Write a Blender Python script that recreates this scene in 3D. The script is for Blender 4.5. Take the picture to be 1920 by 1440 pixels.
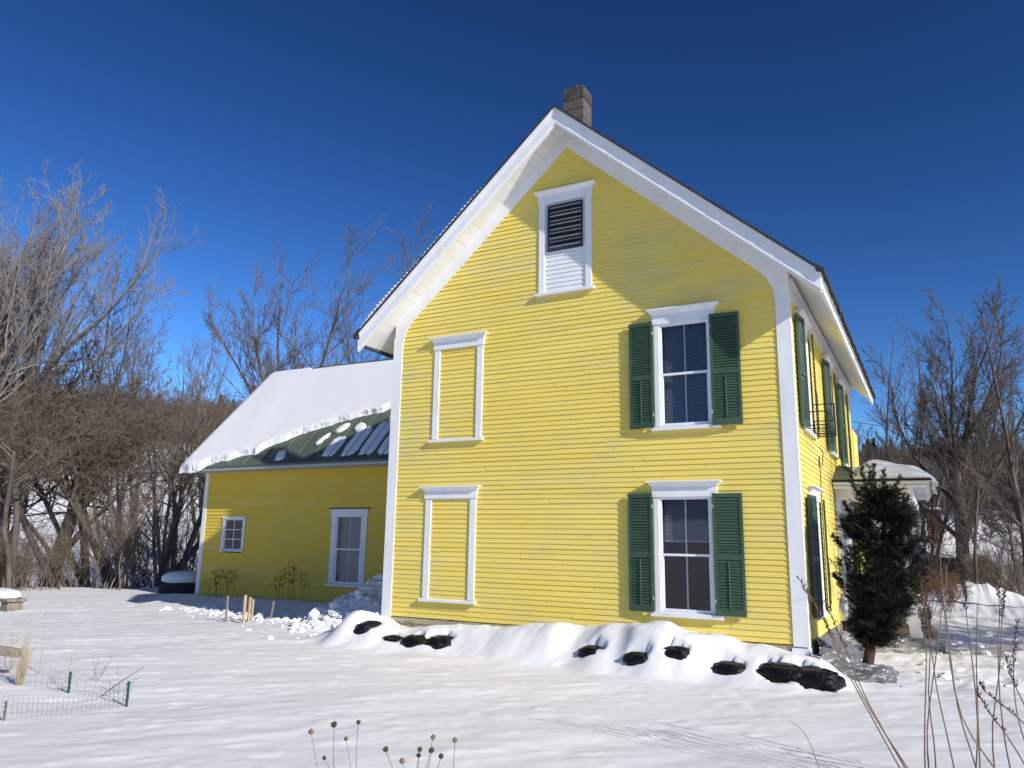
import bpy, bmesh, math, random
import numpy as np
from mathutils import Vector, Matrix
for o in list(bpy.data.objects): bpy.data.objects.remove(o)
SC = bpy.context.scene
COL = SC.collection
R = math.radians
random.seed(7)

# ------------------------------------------------------------------ camera
CF, CYAW, CPITCH, CROLL = 1447.905, -0.4969, 0.2023, 0.0164
CP = np.array([8.9783, -11.7786, 1.3313])
_fw = np.array([math.sin(CYAW)*math.cos(CPITCH), math.cos(CYAW)*math.cos(CPITCH), math.sin(CPITCH)])
_r = np.array([math.cos(CYAW), -math.sin(CYAW), 0.0]); _u = np.cross(_r, _fw)
_r2 = math.cos(CROLL)*_r+math.sin(CROLL)*_u; _u2 = -math.sin(CROLL)*_r+math.cos(CROLL)*_u
cam = bpy.data.cameras.new('camera'); co = bpy.data.objects.new('camera', cam); COL.objects.link(co)
M = Matrix(((_r2[0], _u2[0], -_fw[0], CP[0]), (_r2[1], _u2[1], -_fw[1], CP[1]), (_r2[2], _u2[2], -_fw[2], CP[2]), (0, 0, 0, 1)))
co.matrix_world = M
cam.sensor_width = 36; cam.lens = 36*CF/1920; cam.clip_start = .05; cam.clip_end = 3000
SC.camera = co
SC.render.resolution_x, SC.render.resolution_y = 1024, 768

def ray(u, v):
    return _fw+(u-960)/CF*_r2-(v-720)/CF*_u2
def on(u, v, ax, val):                        # photograph pixel -> point on an axis plane of the place
    d = ray(u, v); t = (val-CP[ax])/d[ax]; return CP+t*d

# ------------------------------------------------------------------ light
SUN = Vector((1.68, -.53, .93)).normalized()
el = math.asin(SUN.z); az = math.atan2(SUN.x, SUN.y)
W = bpy.data.worlds.new('World'); SC.world = W; W.use_nodes = True
nt = W.node_tree; bg = nt.nodes['Background']
sky = nt.nodes.new('ShaderNodeTexSky'); sky.sky_type = 'NISHITA'; sky.sun_disc = False
sky.sun_elevation = el; sky.sun_rotation = az; sky.altitude = 600; sky.air_density = .85; sky.dust_density = .1; sky.ozone_density = 2.2
gm_ = nt.nodes.new('ShaderNodeGamma'); gm_.inputs[1].default_value = 1.8; nt.links.new(sky.outputs[0], gm_.inputs[0])   # deep, dry winter blue
hs = nt.nodes.new('ShaderNodeHueSaturation'); hs.inputs['Saturation'].default_value = 1.05; hs.inputs['Value'].default_value = .33
nt.links.new(gm_.outputs[0], hs.inputs['Color']); nt.links.new(hs.outputs[0], bg.inputs[0]); bg.inputs[1].default_value = .11
sl = bpy.data.lights.new('sun', 'SUN'); sl.energy = 5.0; sl.angle = R(.55); sl.color = (1, .95, .87)
so = bpy.data.objects.new('sun', sl); COL.objects.link(so); so.rotation_euler = SUN.to_track_quat('Z', 'Y').to_euler()
vs = SC.view_settings; vs.view_transform = 'Standard'; vs.look = 'None'; vs.exposure = 0.13; vs.gamma = 1

# ------------------------------------------------------------------ helpers
def tag(o, label=None, cat=None, group=None, kind=None):
    for k, v in (('label', label), ('category', cat), ('group', group), ('kind', kind)):
        if v: o[k] = v
    return o
def empty(name, loc=(0, 0, 0), label=None, cat=None, group=None, rz=0):
    o = bpy.data.objects.new(name, None); COL.objects.link(o); o.location = loc; o.rotation_euler = (0, 0, rz)
    o.empty_display_size = .2
    return tag(o, label, cat, group)
def link(name, me, mat, parent=None):
    if mat is not None and not me.materials: me.materials.append(mat)
    o = bpy.data.objects.new(name, me); COL.objects.link(o)
    if parent is not None:
        o.parent = parent
    return o
class MB:
    def __init__(s, T=None): s.v = []; s.f = []; s.T = T or (lambda u, v, w: (u, v, w))
    def P(s, *p): s.v.append(s.T(*p)); return len(s.v)-1
    def hexa(s, p):                            # 8 points: bottom 4, top 4
        i = [s.P(*q) for q in p]
        for a in ((0, 3, 2, 1), (4, 5, 6, 7), (0, 1, 5, 4), (1, 2, 6, 5), (2, 3, 7, 6), (3, 0, 4, 7)): s.f.append([i[k] for k in a])
    def box(s, a0, a1, b0, b1, c0, c1):
        s.hexa([(a0, b0, c0), (a1, b0, c0), (a1, b1, c0), (a0, b1, c0), (a0, b0, c1), (a1, b0, c1), (a1, b1, c1), (a0, b1, c1)])
    def prism(s, poly, c0, c1):                # polygon in (a,b), extruded along c
        n = len(poly); A = [s.P(a, b, c0) for a, b in poly]; B = [s.P(a, b, c1) for a, b in poly]
        s.f.append(A[::-1]); s.f.append(B)
        for k in range(n): s.f.append([A[k], A[(k+1) % n], B[(k+1) % n], B[k]])
    def prism_a(s, poly, a0, a1):              # polygon in (b,c), extruded along a
        n = len(poly); A = [s.P(a0, b, c) for b, c in poly]; B = [s.P(a1, b, c) for b, c in poly]
        s.f.append(A[::-1]); s.f.append(B)
        for k in range(n): s.f.append([A[k], A[(k+1) % n], B[(k+1) % n], B[k]])
    def quad(s, *p): s.f.append([s.P(*q) for q in p])
    def tube(s, pts, rad, n=5, caps=True):
        pts = [Vector(s.T(*p)) for p in pts]; T0 = s.T; s.T = lambda a, b, c: (a, b, c)
        if not hasattr(rad, '__len__'): rad = [rad]*len(pts)
        rings = []
        for i, p in enumerate(pts):
            d = (pts[min(i+1, len(pts)-1)]-pts[max(i-1, 0)]).normalized()
            a = d.cross(Vector((0.31, 0.12, .94)) if abs(d.z) < .9 else Vector((1, .1, 0))).normalized(); b = d.cross(a)
            rings.append([s.P(*(p+(a*math.cos(6.2832*k/n)+b*math.sin(6.2832*k/n))*rad[i])) for k in range(n)])
        for A, B in zip(rings, rings[1:]):
            for k in range(n): s.f.append([A[k], A[(k+1) % n], B[(k+1) % n], B[k]])
        if caps: s.f.append(rings[0][::-1]); s.f.append(rings[-1])
        s.T = T0
    def build(s, name, mat, parent=None, smooth=False, bevel=0, off=None):
        me = bpy.data.meshes.new(name); me.from_pydata(s.v, [], s.f)
        b = bmesh.new(); b.from_mesh(me); bmesh.ops.recalc_face_normals(b, faces=b.faces); b.to_mesh(me); b.free()
        if smooth: me.polygons.foreach_set('use_smooth', [True]*len(me.polygons))
        o = link(name, me, mat, parent)
        if bevel:
            m = o.modifiers.new('bevel', 'BEVEL'); m.width = bevel; m.segments = 1; m.limit_method = 'ANGLE'
        return o
def fast_mesh(name, V, F, smooth=True):        # F: (n,4) or (n,3) array
    me = bpy.data.meshes.new(name); n, k = F.shape
    me.vertices.add(len(V)); me.vertices.foreach_set('co', np.ascontiguousarray(V, np.float32).ravel())
    me.loops.add(n*k); me.loops.foreach_set('vertex_index', F.astype(np.int32).ravel())
    me.polygons.add(n); me.polygons.foreach_set('loop_start', np.arange(0, n*k, k, dtype=np.int32)); me.polygons.foreach_set('loop_total', np.full(n, k, np.int32))
    me.update(calc_edges=True)
    me.polygons.foreach_set('use_smooth', np.full(n, smooth))
    return me

def _hash(ix, iy, s):
    h = (ix.astype(np.int64)*374761393+iy.astype(np.int64)*668265263+s*974634777) & 0xffffffff
    h = ((h ^ (h >> 13))*1274126177) & 0xffffffff
    return ((h ^ (h >> 16)) & 0xffff)/65535.0
def vnoise(x, y, s=0):
    x = np.asarray(x, float); y = np.asarray(y, float)
    ix = np.floor(x); iy = np.floor(y); fx = x-ix; fy = y-iy
    fx = fx*fx*fx*(fx*(fx*6-15)+10); fy = fy*fy*fy*(fy*(fy*6-15)+10)
    a = _hash(ix, iy, s); b = _hash(ix+1, iy, s); c = _hash(ix, iy+1, s); d = _hash(ix+1, iy+1, s)
    return (a+(b-a)*fx+(c-a)*fy+(a-b-c+d)*fx*fy)*2-1
def fbm(x, y, s=0, o=4):
    r = 0; a = 1; t = 0
    for k in range(o):
        r = r+a*vnoise(x*2**k+k*7.3, y*2**k-k*3.1, s+k); t += a; a *= .5
    return r/t
def sst(a, b, x):
    t = np.clip((x-a)/(b-a), 0, 1); return t*t*(3-2*t)

# ------------------------------------------------------------------ materials
def mat(name, col, rough=.7, metal=0, bump=None, var=None, island=0, spec=.4, coat=0):
    m = bpy.data.materials.new(name); m.use_nodes = True; t = m.node_tree; b = t.nodes['Principled BSDF']
    b.inputs['Roughness'].default_value = rough; b.inputs['Metallic'].default_value = metal
    b.inputs['Specular IOR Level'].default_value = spec; b.inputs['Coat Weight'].default_value = coat
    b.inputs['Base Color'].default_value = (*col, 1)
    tc = t.nodes.new('ShaderNodeTexCoord'); last = None
    if var:                                    # list of (scale xyz, other colour, low, high)
        for sc, c2, lo, hi in var:
            mp = t.nodes.new('ShaderNodeMapping'); mp.inputs['Scale'].default_value = sc
            t.links.new(tc.outputs['Object'], mp.inputs[0])
            n = t.nodes.new('ShaderNodeTexNoise'); n.inputs['Scale'].default_value = 1; n.inputs['Detail'].default_value = 6; n.inputs['Roughness'].default_value = .65
            t.links.new(mp.outputs[0], n.inputs['Vector'])
            mr = t.nodes.new('ShaderNodeMapRange'); mr.inputs[1].default_value = lo; mr.inputs[2].default_value = hi; t.links.new(n.outputs[0], mr.inputs[0])
            mx = t.nodes.new('ShaderNodeMix'); mx.data_type = 'RGBA'; t.links.new(mr.outputs[0], mx.inputs[0])
            if last is None: mx.inputs[6].default_value = (*col, 1)
            else: t.links.new(last, mx.inputs[6])
            mx.inputs[7].default_value = (*c2, 1); last = mx.outputs[2]
    if island:
        g = t.nodes.new('ShaderNodeNewGeometry'); hv = t.nodes.new('ShaderNodeHueSaturation')
        mr = t.nodes.new('ShaderNodeMapRange'); mr.inputs[3].default_value = 1-island; mr.inputs[4].default_value = 1+island
        t.links.new(g.outputs['Random Per Island'], mr.inputs[0]); t.links.new(mr.outputs[0], hv.inputs['Value'])
        ms = t.nodes.new('ShaderNodeMath'); ms.operation = 'MULTIPLY'; ms.inputs[1].default_value = 7.31; t.links.new(g.outputs['Random Per Island'], ms.inputs[0])
        fr = t.nodes.new('ShaderNodeMath'); fr.operation = 'FRACT'; t.links.new(ms.outputs[0], fr.inputs[0])
        m2 = t.nodes.new('ShaderNodeMapRange'); m2.inputs[3].default_value = 1-island*1.6; m2.inputs[4].default_value = 1+island*.6; t.links.new(fr.outputs[0], m2.inputs[0]); t.links.new(m2.outputs[0], hv.inputs['Saturation'])
        if last is None: hv.inputs['Color'].default_value = (*col, 1)
        else: t.links.new(last, hv.inputs['Color'])
        last = hv.outputs[0]
    if last is not None: t.links.new(last, b.inputs['Base Color'])
    if bump:                                   # (scale xyz, strength, distance)
        prev = None
        for sc, st, di in bump:
            mp = t.nodes.new('ShaderNodeMapping'); mp.inputs['Scale'].default_value = sc; t.links.new(tc.outputs['Object'], mp.inputs[0])
            n = t.nodes.new('ShaderNodeTexNoise'); n.inputs['Scale'].default_value = 1; n.inputs['Detail'].default_value = 5; t.links.new(mp.outputs[0], n.inputs['Vector'])
            bp = t.nodes.new('ShaderNodeBump'); bp.inputs['Strength'].default_value = st; bp.inputs['Distance'].default_value = di
            t.links.new(n.outputs[0], bp.inputs['Height'])
            if prev: t.links.new(prev, bp.inputs['Normal'])
            prev = bp.outputs[0]
        t.links.new(prev, b.inputs['Normal'])
    return m
YEL = (.80, .625, .13)
m_clap = mat('yellow_clapboard', YEL, .62, var=[((.8, 1.2, 1.5), (.72, .60, .20), .47, .66), ((.45, 1, .7), (.64, .55, .24), .57, .70), ((7, 7, 10), (.56, .48, .2), .63, .82), ((.5, .5, .9), (.83, .66, .14), .45, .7)],
             bump=[((4, 4, 60), .25, .003), ((30, 30, 30), .15, .002)], island=.022, spec=.25)
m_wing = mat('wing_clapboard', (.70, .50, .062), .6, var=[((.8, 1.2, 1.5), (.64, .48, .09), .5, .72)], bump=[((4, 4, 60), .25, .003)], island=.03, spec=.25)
m_trim = mat('white_trim', (.80, .80, .79), .55, var=[((3, 3, 1.2), (.70, .70, .69), .45, .75), ((22, 22, 9), (.50, .49, .46), .66, .78)], bump=[((6, 6, 40), .12, .002), ((50, 50, 20), .2, .002)], spec=.3)
m_soff = mat('soffit_paint', (.80, .79, .76), .6, var=[((2, 2, 2), (.74, .72, .64), .5, .75)], island=.03, spec=.2)
m_green = mat('green_shutter', (.040, .078, .044), .5, var=[((4, 4, 4), (.055, .098, .062), .45, .7), ((14, 14, 5), (.09, .12, .09), .66, .8)], bump=[((20, 20, 20), .1, .002)], spec=.4)
m_rust = mat('rusty_rod', (.10, .13, .09), .8)
m_hinge = mat('painted_hinge', (.45, .46, .45), .5)
m_vinyl = mat('storm_frame', (.80, .81, .84), .35, spec=.5)
m_vent = mat('grey_vent', (.035, .040, .065), .5, bump=[((30, 30, 30), .1, .002)])
m_dark = mat('dark_interior', (.012, .012, .014), .9)
m_blind = mat('window_blind', (.42, .41, .40), .7)
m_curt = mat('pale_curtain', (.34, .35, .37), .85, bump=[((14, 14, 1), .5, .02)])
m_shing = mat('dark_shingle', (.035, .033, .035), .9, var=[((9, 9, 9), (.10, .09, .07), .55, .75)], bump=[((12, 12, 12), .8, .01)])
m_eave = mat('shaded_eave_white', (.42, .43, .42), .7)  # white wing eave strip, greyed so its shade is painted into the colour
m_gmetal = mat('green_roof_metal', (.075, .102, .068), .5, .0, var=[((1.2, .6, .6), (.105, .13, .09), .4, .65), ((5, 1, 1), (.05, .066, .052), .55, .75)], bump=[((9, 1, 1), .15, .006)], spec=.5)
m_block = mat('chimney_block', (.105, .085, .062), .9, var=[((3, 3, 3), (.12, .10, .08), .45, .62), ((9, 9, 9), (.20, .18, .14), .55, .75)], bump=[((40, 40, 40), .6, .006)], island=.12)
m_blockd = mat('sooty_block', (.055, .045, .038), .9, var=[((5, 5, 5), (.13, .11, .085), .5, .75)], bump=[((40, 40, 40), .6, .006)])
m_clay = mat('clay_flue', (.16, .07, .04), .9)
m_found = mat('bare_sill_board', (.42, .36, .24), .85, var=[((6, 6, 12), (.16, .10, .07), .5, .65)], bump=[((3, 3, 50), .4, .004)])
m_wood = mat('weathered_wood', (.24, .20, .15), .85, var=[((3, 12, 12), (.13, .105, .08), .42, .62)], bump=[((3, 40, 40), .5, .004)], island=.12)
m_stake = mat('stake_wood', (.50, .36, .24), .8, var=[((9, 9, 3), (.36, .25, .17), .45, .65)], bump=[((40, 40, 5), .3, .002)])
m_stakeg = mat('grey_stake', (.22, .19, .15), .85, bump=[((40, 40, 5), .3, .002)])
m_iron = mat('black_iron', (.02, .02, .022), .5, .6)
m_bag = mat('black_plastic', (.006, .006, .007), .38, bump=[((7, 3, 16), 1.0, .05), ((25, 12, 50), .5, .01)], spec=.22)
m_sheet = mat('grey_plastic_sheet', (.16, .165, .17), .25, bump=[((2, 9, 5), .9, .05), ((14, 14, 14), .35, .02)], spec=.5)
m_clear = mat('pale_plastic_sheet', (.27, .265, .24), .3, bump=[((3, 7, 5), .8, .05), ((18, 18, 18), .35, .02)], spec=.5)
m_bark = mat('grey_bark', (.115, .097, .08), .9, var=[((2.5, 2.5, 1), (.24, .21, .17), .45, .65), ((9, 9, 3), (.07, .058, .046), .52, .7)], bump=[((14, 14, 3), .9, .02)])
m_twig = mat('brown_twig', (.135, .102, .076), .85, var=[((.5, .5, .5), (.19, .15, .115), .4, .65)])
m_twigd = mat('dark_twig', (.085, .064, .048), .85, var=[((.5, .5, .5), (.13, .10, .078), .4, .65)])
m_barkd = mat('dark_bark', (.085, .070, .056), .9, var=[((2.5, 2.5, 1), (.16, .14, .115), .48, .66)], bump=[((14, 14, 3), .9, .02)])
m_twigp = mat('pale_twig', (.215, .195, .185), .85, var=[((.5, .5, .5), (.29, .265, .25), .4, .65)])
m_twigr = mat('reddish_twig', (.19, .105, .062), .85, var=[((2, 2, 2), (.12, .07, .045), .4, .65)])
m_far = mat('far_twig', (.105, .082, .066), .9, var=[((.05, .05, .05), (.15, .115, .092), .4, .65)])
m_ever = mat('far_evergreen', (.022, .034, .020), .9)
m_yew = mat('yew_needles', (.009, .014, .005), .65, var=[((5, 5, 5), (.024, .022, .007), .5, .72)], island=.3, spec=.25)
m_yewb = mat('yew_bark', (.13, .062, .035), .9, var=[((14, 14, 4), (.05, .03, .02), .42, .6)], bump=[((20, 20, 3), 1, .03)])
m_stem = mat('dry_stem', (.22, .14, .095), .8, var=[((8, 8, 3), (.14, .09, .065), .42, .62)])
m_straw = mat('straw_stem', (.52, .42, .26), .8)
m_seed = mat('dark_seed_head', (.075, .045, .025), .95, bump=[((300, 300, 300), 1, .004)])
m_seedl = mat('tan_seed_head', (.22, .15, .08), .95, bump=[((300, 300, 300), 1, .004)])
m_wire = mat('fence_wire', (.24, .24, .25), .5, .6)
m_gpost = mat('green_post', (.012, .085, .05), .5)
m_brick = mat('red_brick', (.22, .07, .035), .9, var=[((2, 2, 9), (.13, .05, .03), .45, .6)], bump=[((3, 3, 14), .6, .02)])
m_tarp = mat('dark_tarp', (.016, .015, .016), .7)
m_brown = mat('brown_wall', (.10, .06, .045), .9)

def snow_mat(name, attr=False):
    m = mat(name, (.76, .762, .76), .55, bump=[((1.3, 3.2, 3), .35, .05), ((9, 14, 9), .25, .012), ((60, 60, 60), .25, .004)], spec=.3)
    if attr:
        t = m.node_tree; b = t.nodes['Principled BSDF']
        prev = (.76, .762, .76, 1)
        for a, c, sc in (('dirt', (.52, .47, .40), 5), ('forest', (.062, .050, .042), .12)):
            at = t.nodes.new('ShaderNodeAttribute'); at.attribute_name = a
            n = t.nodes.new('ShaderNodeTexNoise'); n.inputs['Scale'].default_value = sc; n.inputs['Detail'].default_value = 8; n.inputs['Roughness'].default_value = .7
            tc = t.nodes.new('ShaderNodeTexCoord'); t.links.new(tc.outputs['Object'], n.inputs['Vector'])
            s = t.nodes.new('ShaderNodeMath'); s.operation = 'ADD'; t.links.new(n.outputs[0], s.inputs[0]); t.links.new(at.outputs['Fac'], s.inputs[1])
            mr = t.nodes.new('ShaderNodeMapRange'); mr.inputs[1].default_value = .95; mr.inputs[2].default_value = 1.25; t.links.new(s.outputs[0], mr.inputs[0])
            mx = t.nodes.new('ShaderNodeMix'); mx.data_type = 'RGBA'; t.links.new(mr.outputs[0], mx.inputs[0])
            if isinstance(prev, tuple): mx.inputs[6].default_value = prev
            else: t.links.new(prev, mx.inputs[6])
            mx.inputs[7].default_value = (*c, 1); prev = mx.outputs[2]
        t.links.new(prev, b.inputs['Base Color'])
    return m
m_snowg = snow_mat('snow_ground_material', True)
m_snow = snow_mat('snow_material')
m_clear2 = mat('old_snow', (.50, .50, .42), .7, bump=[((30, 30, 30), .8, .02)])

def glass_mat(name, tint=(1, 1, 1)):
    m = bpy.data.materials.new(name); m.use_nodes = True; t = m.node_tree; t.nodes.clear()
    o = t.nodes.new('ShaderNodeOutputMaterial'); mx = t.nodes.new('ShaderNodeMixShader'); tr = t.nodes.new('ShaderNodeBsdfTransparent'); gl = t.nodes.new('ShaderNodeBsdfGlossy')
    gl.inputs['Roughness'].default_value = .02; tr.inputs[0].default_value = (*tint, 1)
    lw = t.nodes.new('ShaderNodeLayerWeight'); pw = t.nodes.new('ShaderNodeMath'); pw.operation = 'POWER'; pw.inputs[1].default_value = 4.5; t.links.new(lw.outputs['Facing'], pw.inputs[0])
    fr = t.nodes.new('ShaderNodeMath'); fr.operation = 'MULTIPLY_ADD'; fr.inputs[1].default_value = .9; fr.inputs[2].default_value = .075; t.links.new(pw.outputs[0], fr.inputs[0])
    n = t.nodes.new('ShaderNodeTexNoise'); n.inputs['Scale'].default_value = 1.5; bp = t.nodes.new('ShaderNodeBump'); bp.inputs['Strength'].default_value = .15; bp.inputs['Distance'].default_value = .02
    t.links.new(n.outputs[0], bp.inputs['Height']); t.links.new(bp.outputs[0], gl.inputs['Normal'])
    t.links.new(fr.outputs[0], mx.inputs[0]); t.links.new(tr.outputs[0], mx.inputs[1]); t.links.new(gl.outputs[0], mx.inputs[2]); t.links.new(mx.outputs[0], o.inputs[0])
    return m
m_glass = glass_mat('window_glass', (.62, .66, .72))

# ------------------------------------------------------------------ terrain
CX, CY = CP[0], CP[1]
ZX = [-1.2, -.7, -.2, .05, .4, .76, 1.3, 1.95, 2.3, 2.56, 2.9, 3.24, 3.7, 4.15, 4.84, 5.65, 6.1, 6.55, 7.1, 7.6, 8.1]
ZT = [-.42, -.3, .0, .06, -.12, -.17, -.10, -.03, -.05, -.06, .0, .06, .06, .1, .15, .14, .08, .02, -.04, -.17, -.42]
bags = [(690, 1172, -.98, .17, .12, 'black bag poking from the snow left of the left house corner'),
        (738, 1193, -1.02, .20, .07, 'first black bag below the left corner board, thin visible strip'),
        (780, 1195, -1.02, .20, .09, 'second black bag from the left corner, under its snow cap'),
        (826, 1197, -1.02, .22, .10, 'third black bag from the left corner, right of its snow cap neighbour'),
        (1110, 1212, -1.05, .17, .06, 'black bag patch showing alone in snow under the middle of the wall'),
        (1195, 1223, -1.10, .17, .06, 'black bag patch in snow just left of the lower shuttered window'),
        (1268, 1212, -.98, .17, .06, 'curved black bag patch in snow right below the lower shuttered window'),
        (1370, 1244, -1.15, .20, .075, 'oval black bag under the right green shutter of the lower window'),
        (1466, 1254, -1.18, .26, .145, 'large exposed black bag left of the last one at the right house corner'),
        (1521, 1264, -1.1, .29, .15, 'last black bag, shiny and creased, at the right house corner')]
HOLES = []
def ground(x, y):
    x = np.asarray(x, float); y = np.asarray(y, float)
    dx, dy = x-CX, y-CY; rho = np.hypot(dx, dy); th = np.degrees(np.arctan2(dx, dy))     # th: 0 = +Y, negative = left
    h = -.41+0*x
    h = h-.05*sst(0, -12, x)+.03*fbm(x*.25, y*.25, 3, 3)
    ca, sa = math.cos(.80), math.sin(.80); rx, ry = x*ca+y*sa, -x*sa+y*ca
    yard = 1-sst(25, 45, rho)
    h = h+yard*(.030*fbm(rx*.5, ry*1.2, 5, 3)+.011*fbm(rx*1.7+.5*vnoise(x*2, y*2, 78), ry*4.2, 9, 4)+.0035*fbm(x*11, y*11, 79, 2))
    dots = vnoise(rx*3.0+.8*vnoise(x, y, 77), ry*7.5, 31); h = h+yard*.013*sst(.62, .74, dots)*(1-.75*sst(.7, .98, dots))
    # banked mulch bags under snow along the gable wall
    zt = np.interp(x, ZX, ZT)+.03*vnoise(x*3.5, y*2, 12)
    rel = .5+.5*vnoise(x*2.5+.3, y*.5, 44)
    foot = -1.42-.10*rel+.12*vnoise(x*1.3, 0*x, 17)
    p = sst(0, 1, (y-foot)/(.85+.25*vnoise(x*1.9, 0*x, 45)))
    inb = sst(-1.15, -.55, x)*(1-sst(7.55, 8.15, x))*(1-sst(.6, 1.0, y)*sst(-.5, .2, x))
    bulge = .15*rel*np.exp(-((y+.75)/.33)**2)-.05*sst(-.45, -.05, y)
    h = h+inb*(p*(zt-h)+bulge*sst(foot, foot+.4, y))
    h = h+inb*p*(.018*fbm(x*7, y*7, 47, 4)+.006*vnoise(x*23, y*23, 48))
    for bx, by, bz, rx, rz_ in HOLES:
        dx_ = (x-bx)/rx; dy_ = (y-by)/(rz_*1.25)
        near = (np.abs(dx_) < 1.6) & (np.abs(dy_) < 1.8)
        if near.any():
            m_ = sst(1.12, .88, np.hypot(dx_, dy_)+.34*vnoise(x*9, y*9, 49)+.20*vnoise(x*21, y*21, 50)); h = h-m_*.12
    # shovelled pile beside the house corner, churned path past the stakes
    rough = fbm(x*2.6, y*2.6, 21, 4); lump = np.abs(fbm(x*4.5, y*4.5, 51, 3))
    pile = np.exp(-(((x+1.15)/1.25)**2+((y-1.75)/1.2)**2))
    h = h+1.08*pile*(1-.35*np.abs(rough)-.3*lump)*(1-sst(-.1, .3, x))*sst(-.5, .6, y)
    pile2 = np.exp(-(((x+3.2)/1.6)**2+((y-2.9)/1.0)**2)); h = h+.26*pile2*(1-.5*lump)
    h = h+.14*np.exp(-((y-4.2)/.8)**2)*(x < -2)*(x > -11)
    yp = .25+.33*(-x-1); path = np.exp(-((y-yp)/.55)**2)*sst(-9.5, -6, x)*(1-sst(-1.0, -.3, x))
    h = h+path*(.11*np.abs(rough)+.10*lump-.04)
    edge = np.exp(-((y-(-.2+.25*(-x-1)))/.10)**2)*sst(-12, -8, x)*(1-sst(-2.2, -1.5, x)); h = h+.03*edge
    # trodden drive on the right
    drv = sst(8.0, 9.2, x+.25*(y))*sst(-.9, .6, y+.2*(x-8))*(1-sst(22, 30, y))
    h = h+drv*(.075*fbm(x*1.5, y*1.5, 61, 4)+.05*np.abs(fbm(x*4, y*4, 66, 3)))
    h = h+.12*np.exp(-(((x-9.2)/1.0)**2+((y-2.4)/.55)**2))+.16*np.exp(-(((x-10.3)/.8)**2+((y-4.4)/1.2)**2))
    h = h+.8*np.exp(-(((x-9.9)/1.6)**2+((y-17.5)/1.6)**2))*(1-.25*lump)+.35*np.exp(-(((x-13.0)/2.0)**2+((y-14)/1.5)**2))
    h = h+.10*np.exp(-(((x-8.0)/.55)**2+((y-.6)/.5)**2))*0
    # beyond the yard: bank down, meadow, wooded hill
    back = 1.0
    r0 = np.interp(th, [-80, -62, -35, -20, 0, 10], [32, 32, 30, 28, 30, 34])
    right = np.maximum(sst(-22, -12, th), 1-sst(-110, -90, th))
    drop = -3.2*sst(0, 14, rho-r0)*(1-.55*right)
    mead = np.interp(rho, [0, 50, 80, 115, 150, 260, 330, 500], [0, 0, 6, 16.5, 23, 39, 41, 36])
    meadr = np.interp(rho, [0, 50, 90, 140, 260, 330, 500], [0, 0, 5, 12, 26, 29, 24])
    hk = mead*(1-right)+meadr*right
    hk = hk*(1+.05*fbm(th*.12, rho*.005, 71, 3))+.5*fbm(x*.05, y*.05, 73, 4)*sst(50, 90, rho)
    h = h+back*(drop*sst(0, 1, rho)+hk)
    return h, drv, rho, th
def surf(u, v):                                 # first point of the snow surface along a line of sight
    d = ray(u, v); t = np.arange(4, 16, .01); P = CP[None]+d[None]*t[:, None]; Z = ground(P[:, 0], P[:, 1])[0]
    k = int(np.argmax(P[:, 2] < Z)); return P[k]
BP = [surf(b[0], b[1]) for b in bags]
HOLES = [(p[0], p[1], p[2], b[3], b[4]*1.0) for p, b in zip(BP, bags)]
def gz(x, y): return float(ground(np.array([x]), np.array([y]))[0][0])
def axis(a, b, step, far, g=1.09):
    c = list(np.arange(a, b, step)); s = step; lo = []; v = a
    while v > -far: s = min(s*g, 14); v -= s; lo.append(v)
    s = step; v = b; hi = [b]
    while v < far: s = min(s*g, 14); v += s; hi.append(v)
    return np.array(lo[::-1]+c+hi)
gx = axis(-11.5, 12.0, .045, 480); gy = axis(-9.0, 7.0, .040, 480)
GX, GY = np.meshgrid(gx, gy)
GH, DRV, RHO, TH = ground(GX, GY)
nx, ny = len(gx), len(gy)
idx = np.arange(nx*ny).reshape(ny, nx)
F = np.stack([idx[:-1, :-1], idx[:-1, 1:], idx[1:, 1:], idx[1:, :-1]], -1).reshape(-1, 4)
gm = fast_mesh('snow_ground', np.stack([GX, GY, GH], -1).reshape(-1, 3), F)
a = gm.attributes.new('dirt', 'FLOAT', 'POINT'); a.data.foreach_set('value', (DRV*.42*(1-sst(6, 14, GY)*.6)).ravel().astype(np.float32))
fo = np.where((TH > -17) | (TH < -80), sst(85, 120, RHO), sst(112, 135, RHO))
a = gm.attributes.new('forest', 'FLOAT', 'POINT'); a.data.foreach_set('value', (fo*.95).ravel().astype(np.float32))
tag(link('snow_ground', gm, m_snowg), kind='structure', label='snow covered yard and hillside')

# ------------------------------------------------------------------ farmhouse
HW, HD = 7.3, 9.5
SL = .885; ZC = 8.38; ZS = 8.70; ZR = 8.90
house = empty('farmhouse', (HW/2, HD/2, 0), 'two storey yellow clapboard farmhouse with white trim, green shutters and a low side wing', 'house')
HOFF = (-HW/2, -HD/2, 0)
Tf = lambda u, v, w: (u+HOFF[0], -w+HOFF[1], v)                     # gable wall: u=x, v=z, w outward
Tsd = lambda u, v, w: (HW+w+HOFF[0], u+HOFF[1], v)                  # side wall: u=y
WY = 4.65
Tw = lambda u, v, w: (u+HOFF[0], WY-w+HOFF[1], v)                   # wing wall
Th = lambda x, y, z: (x+HOFF[0], y+HOFF[1], z)

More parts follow.
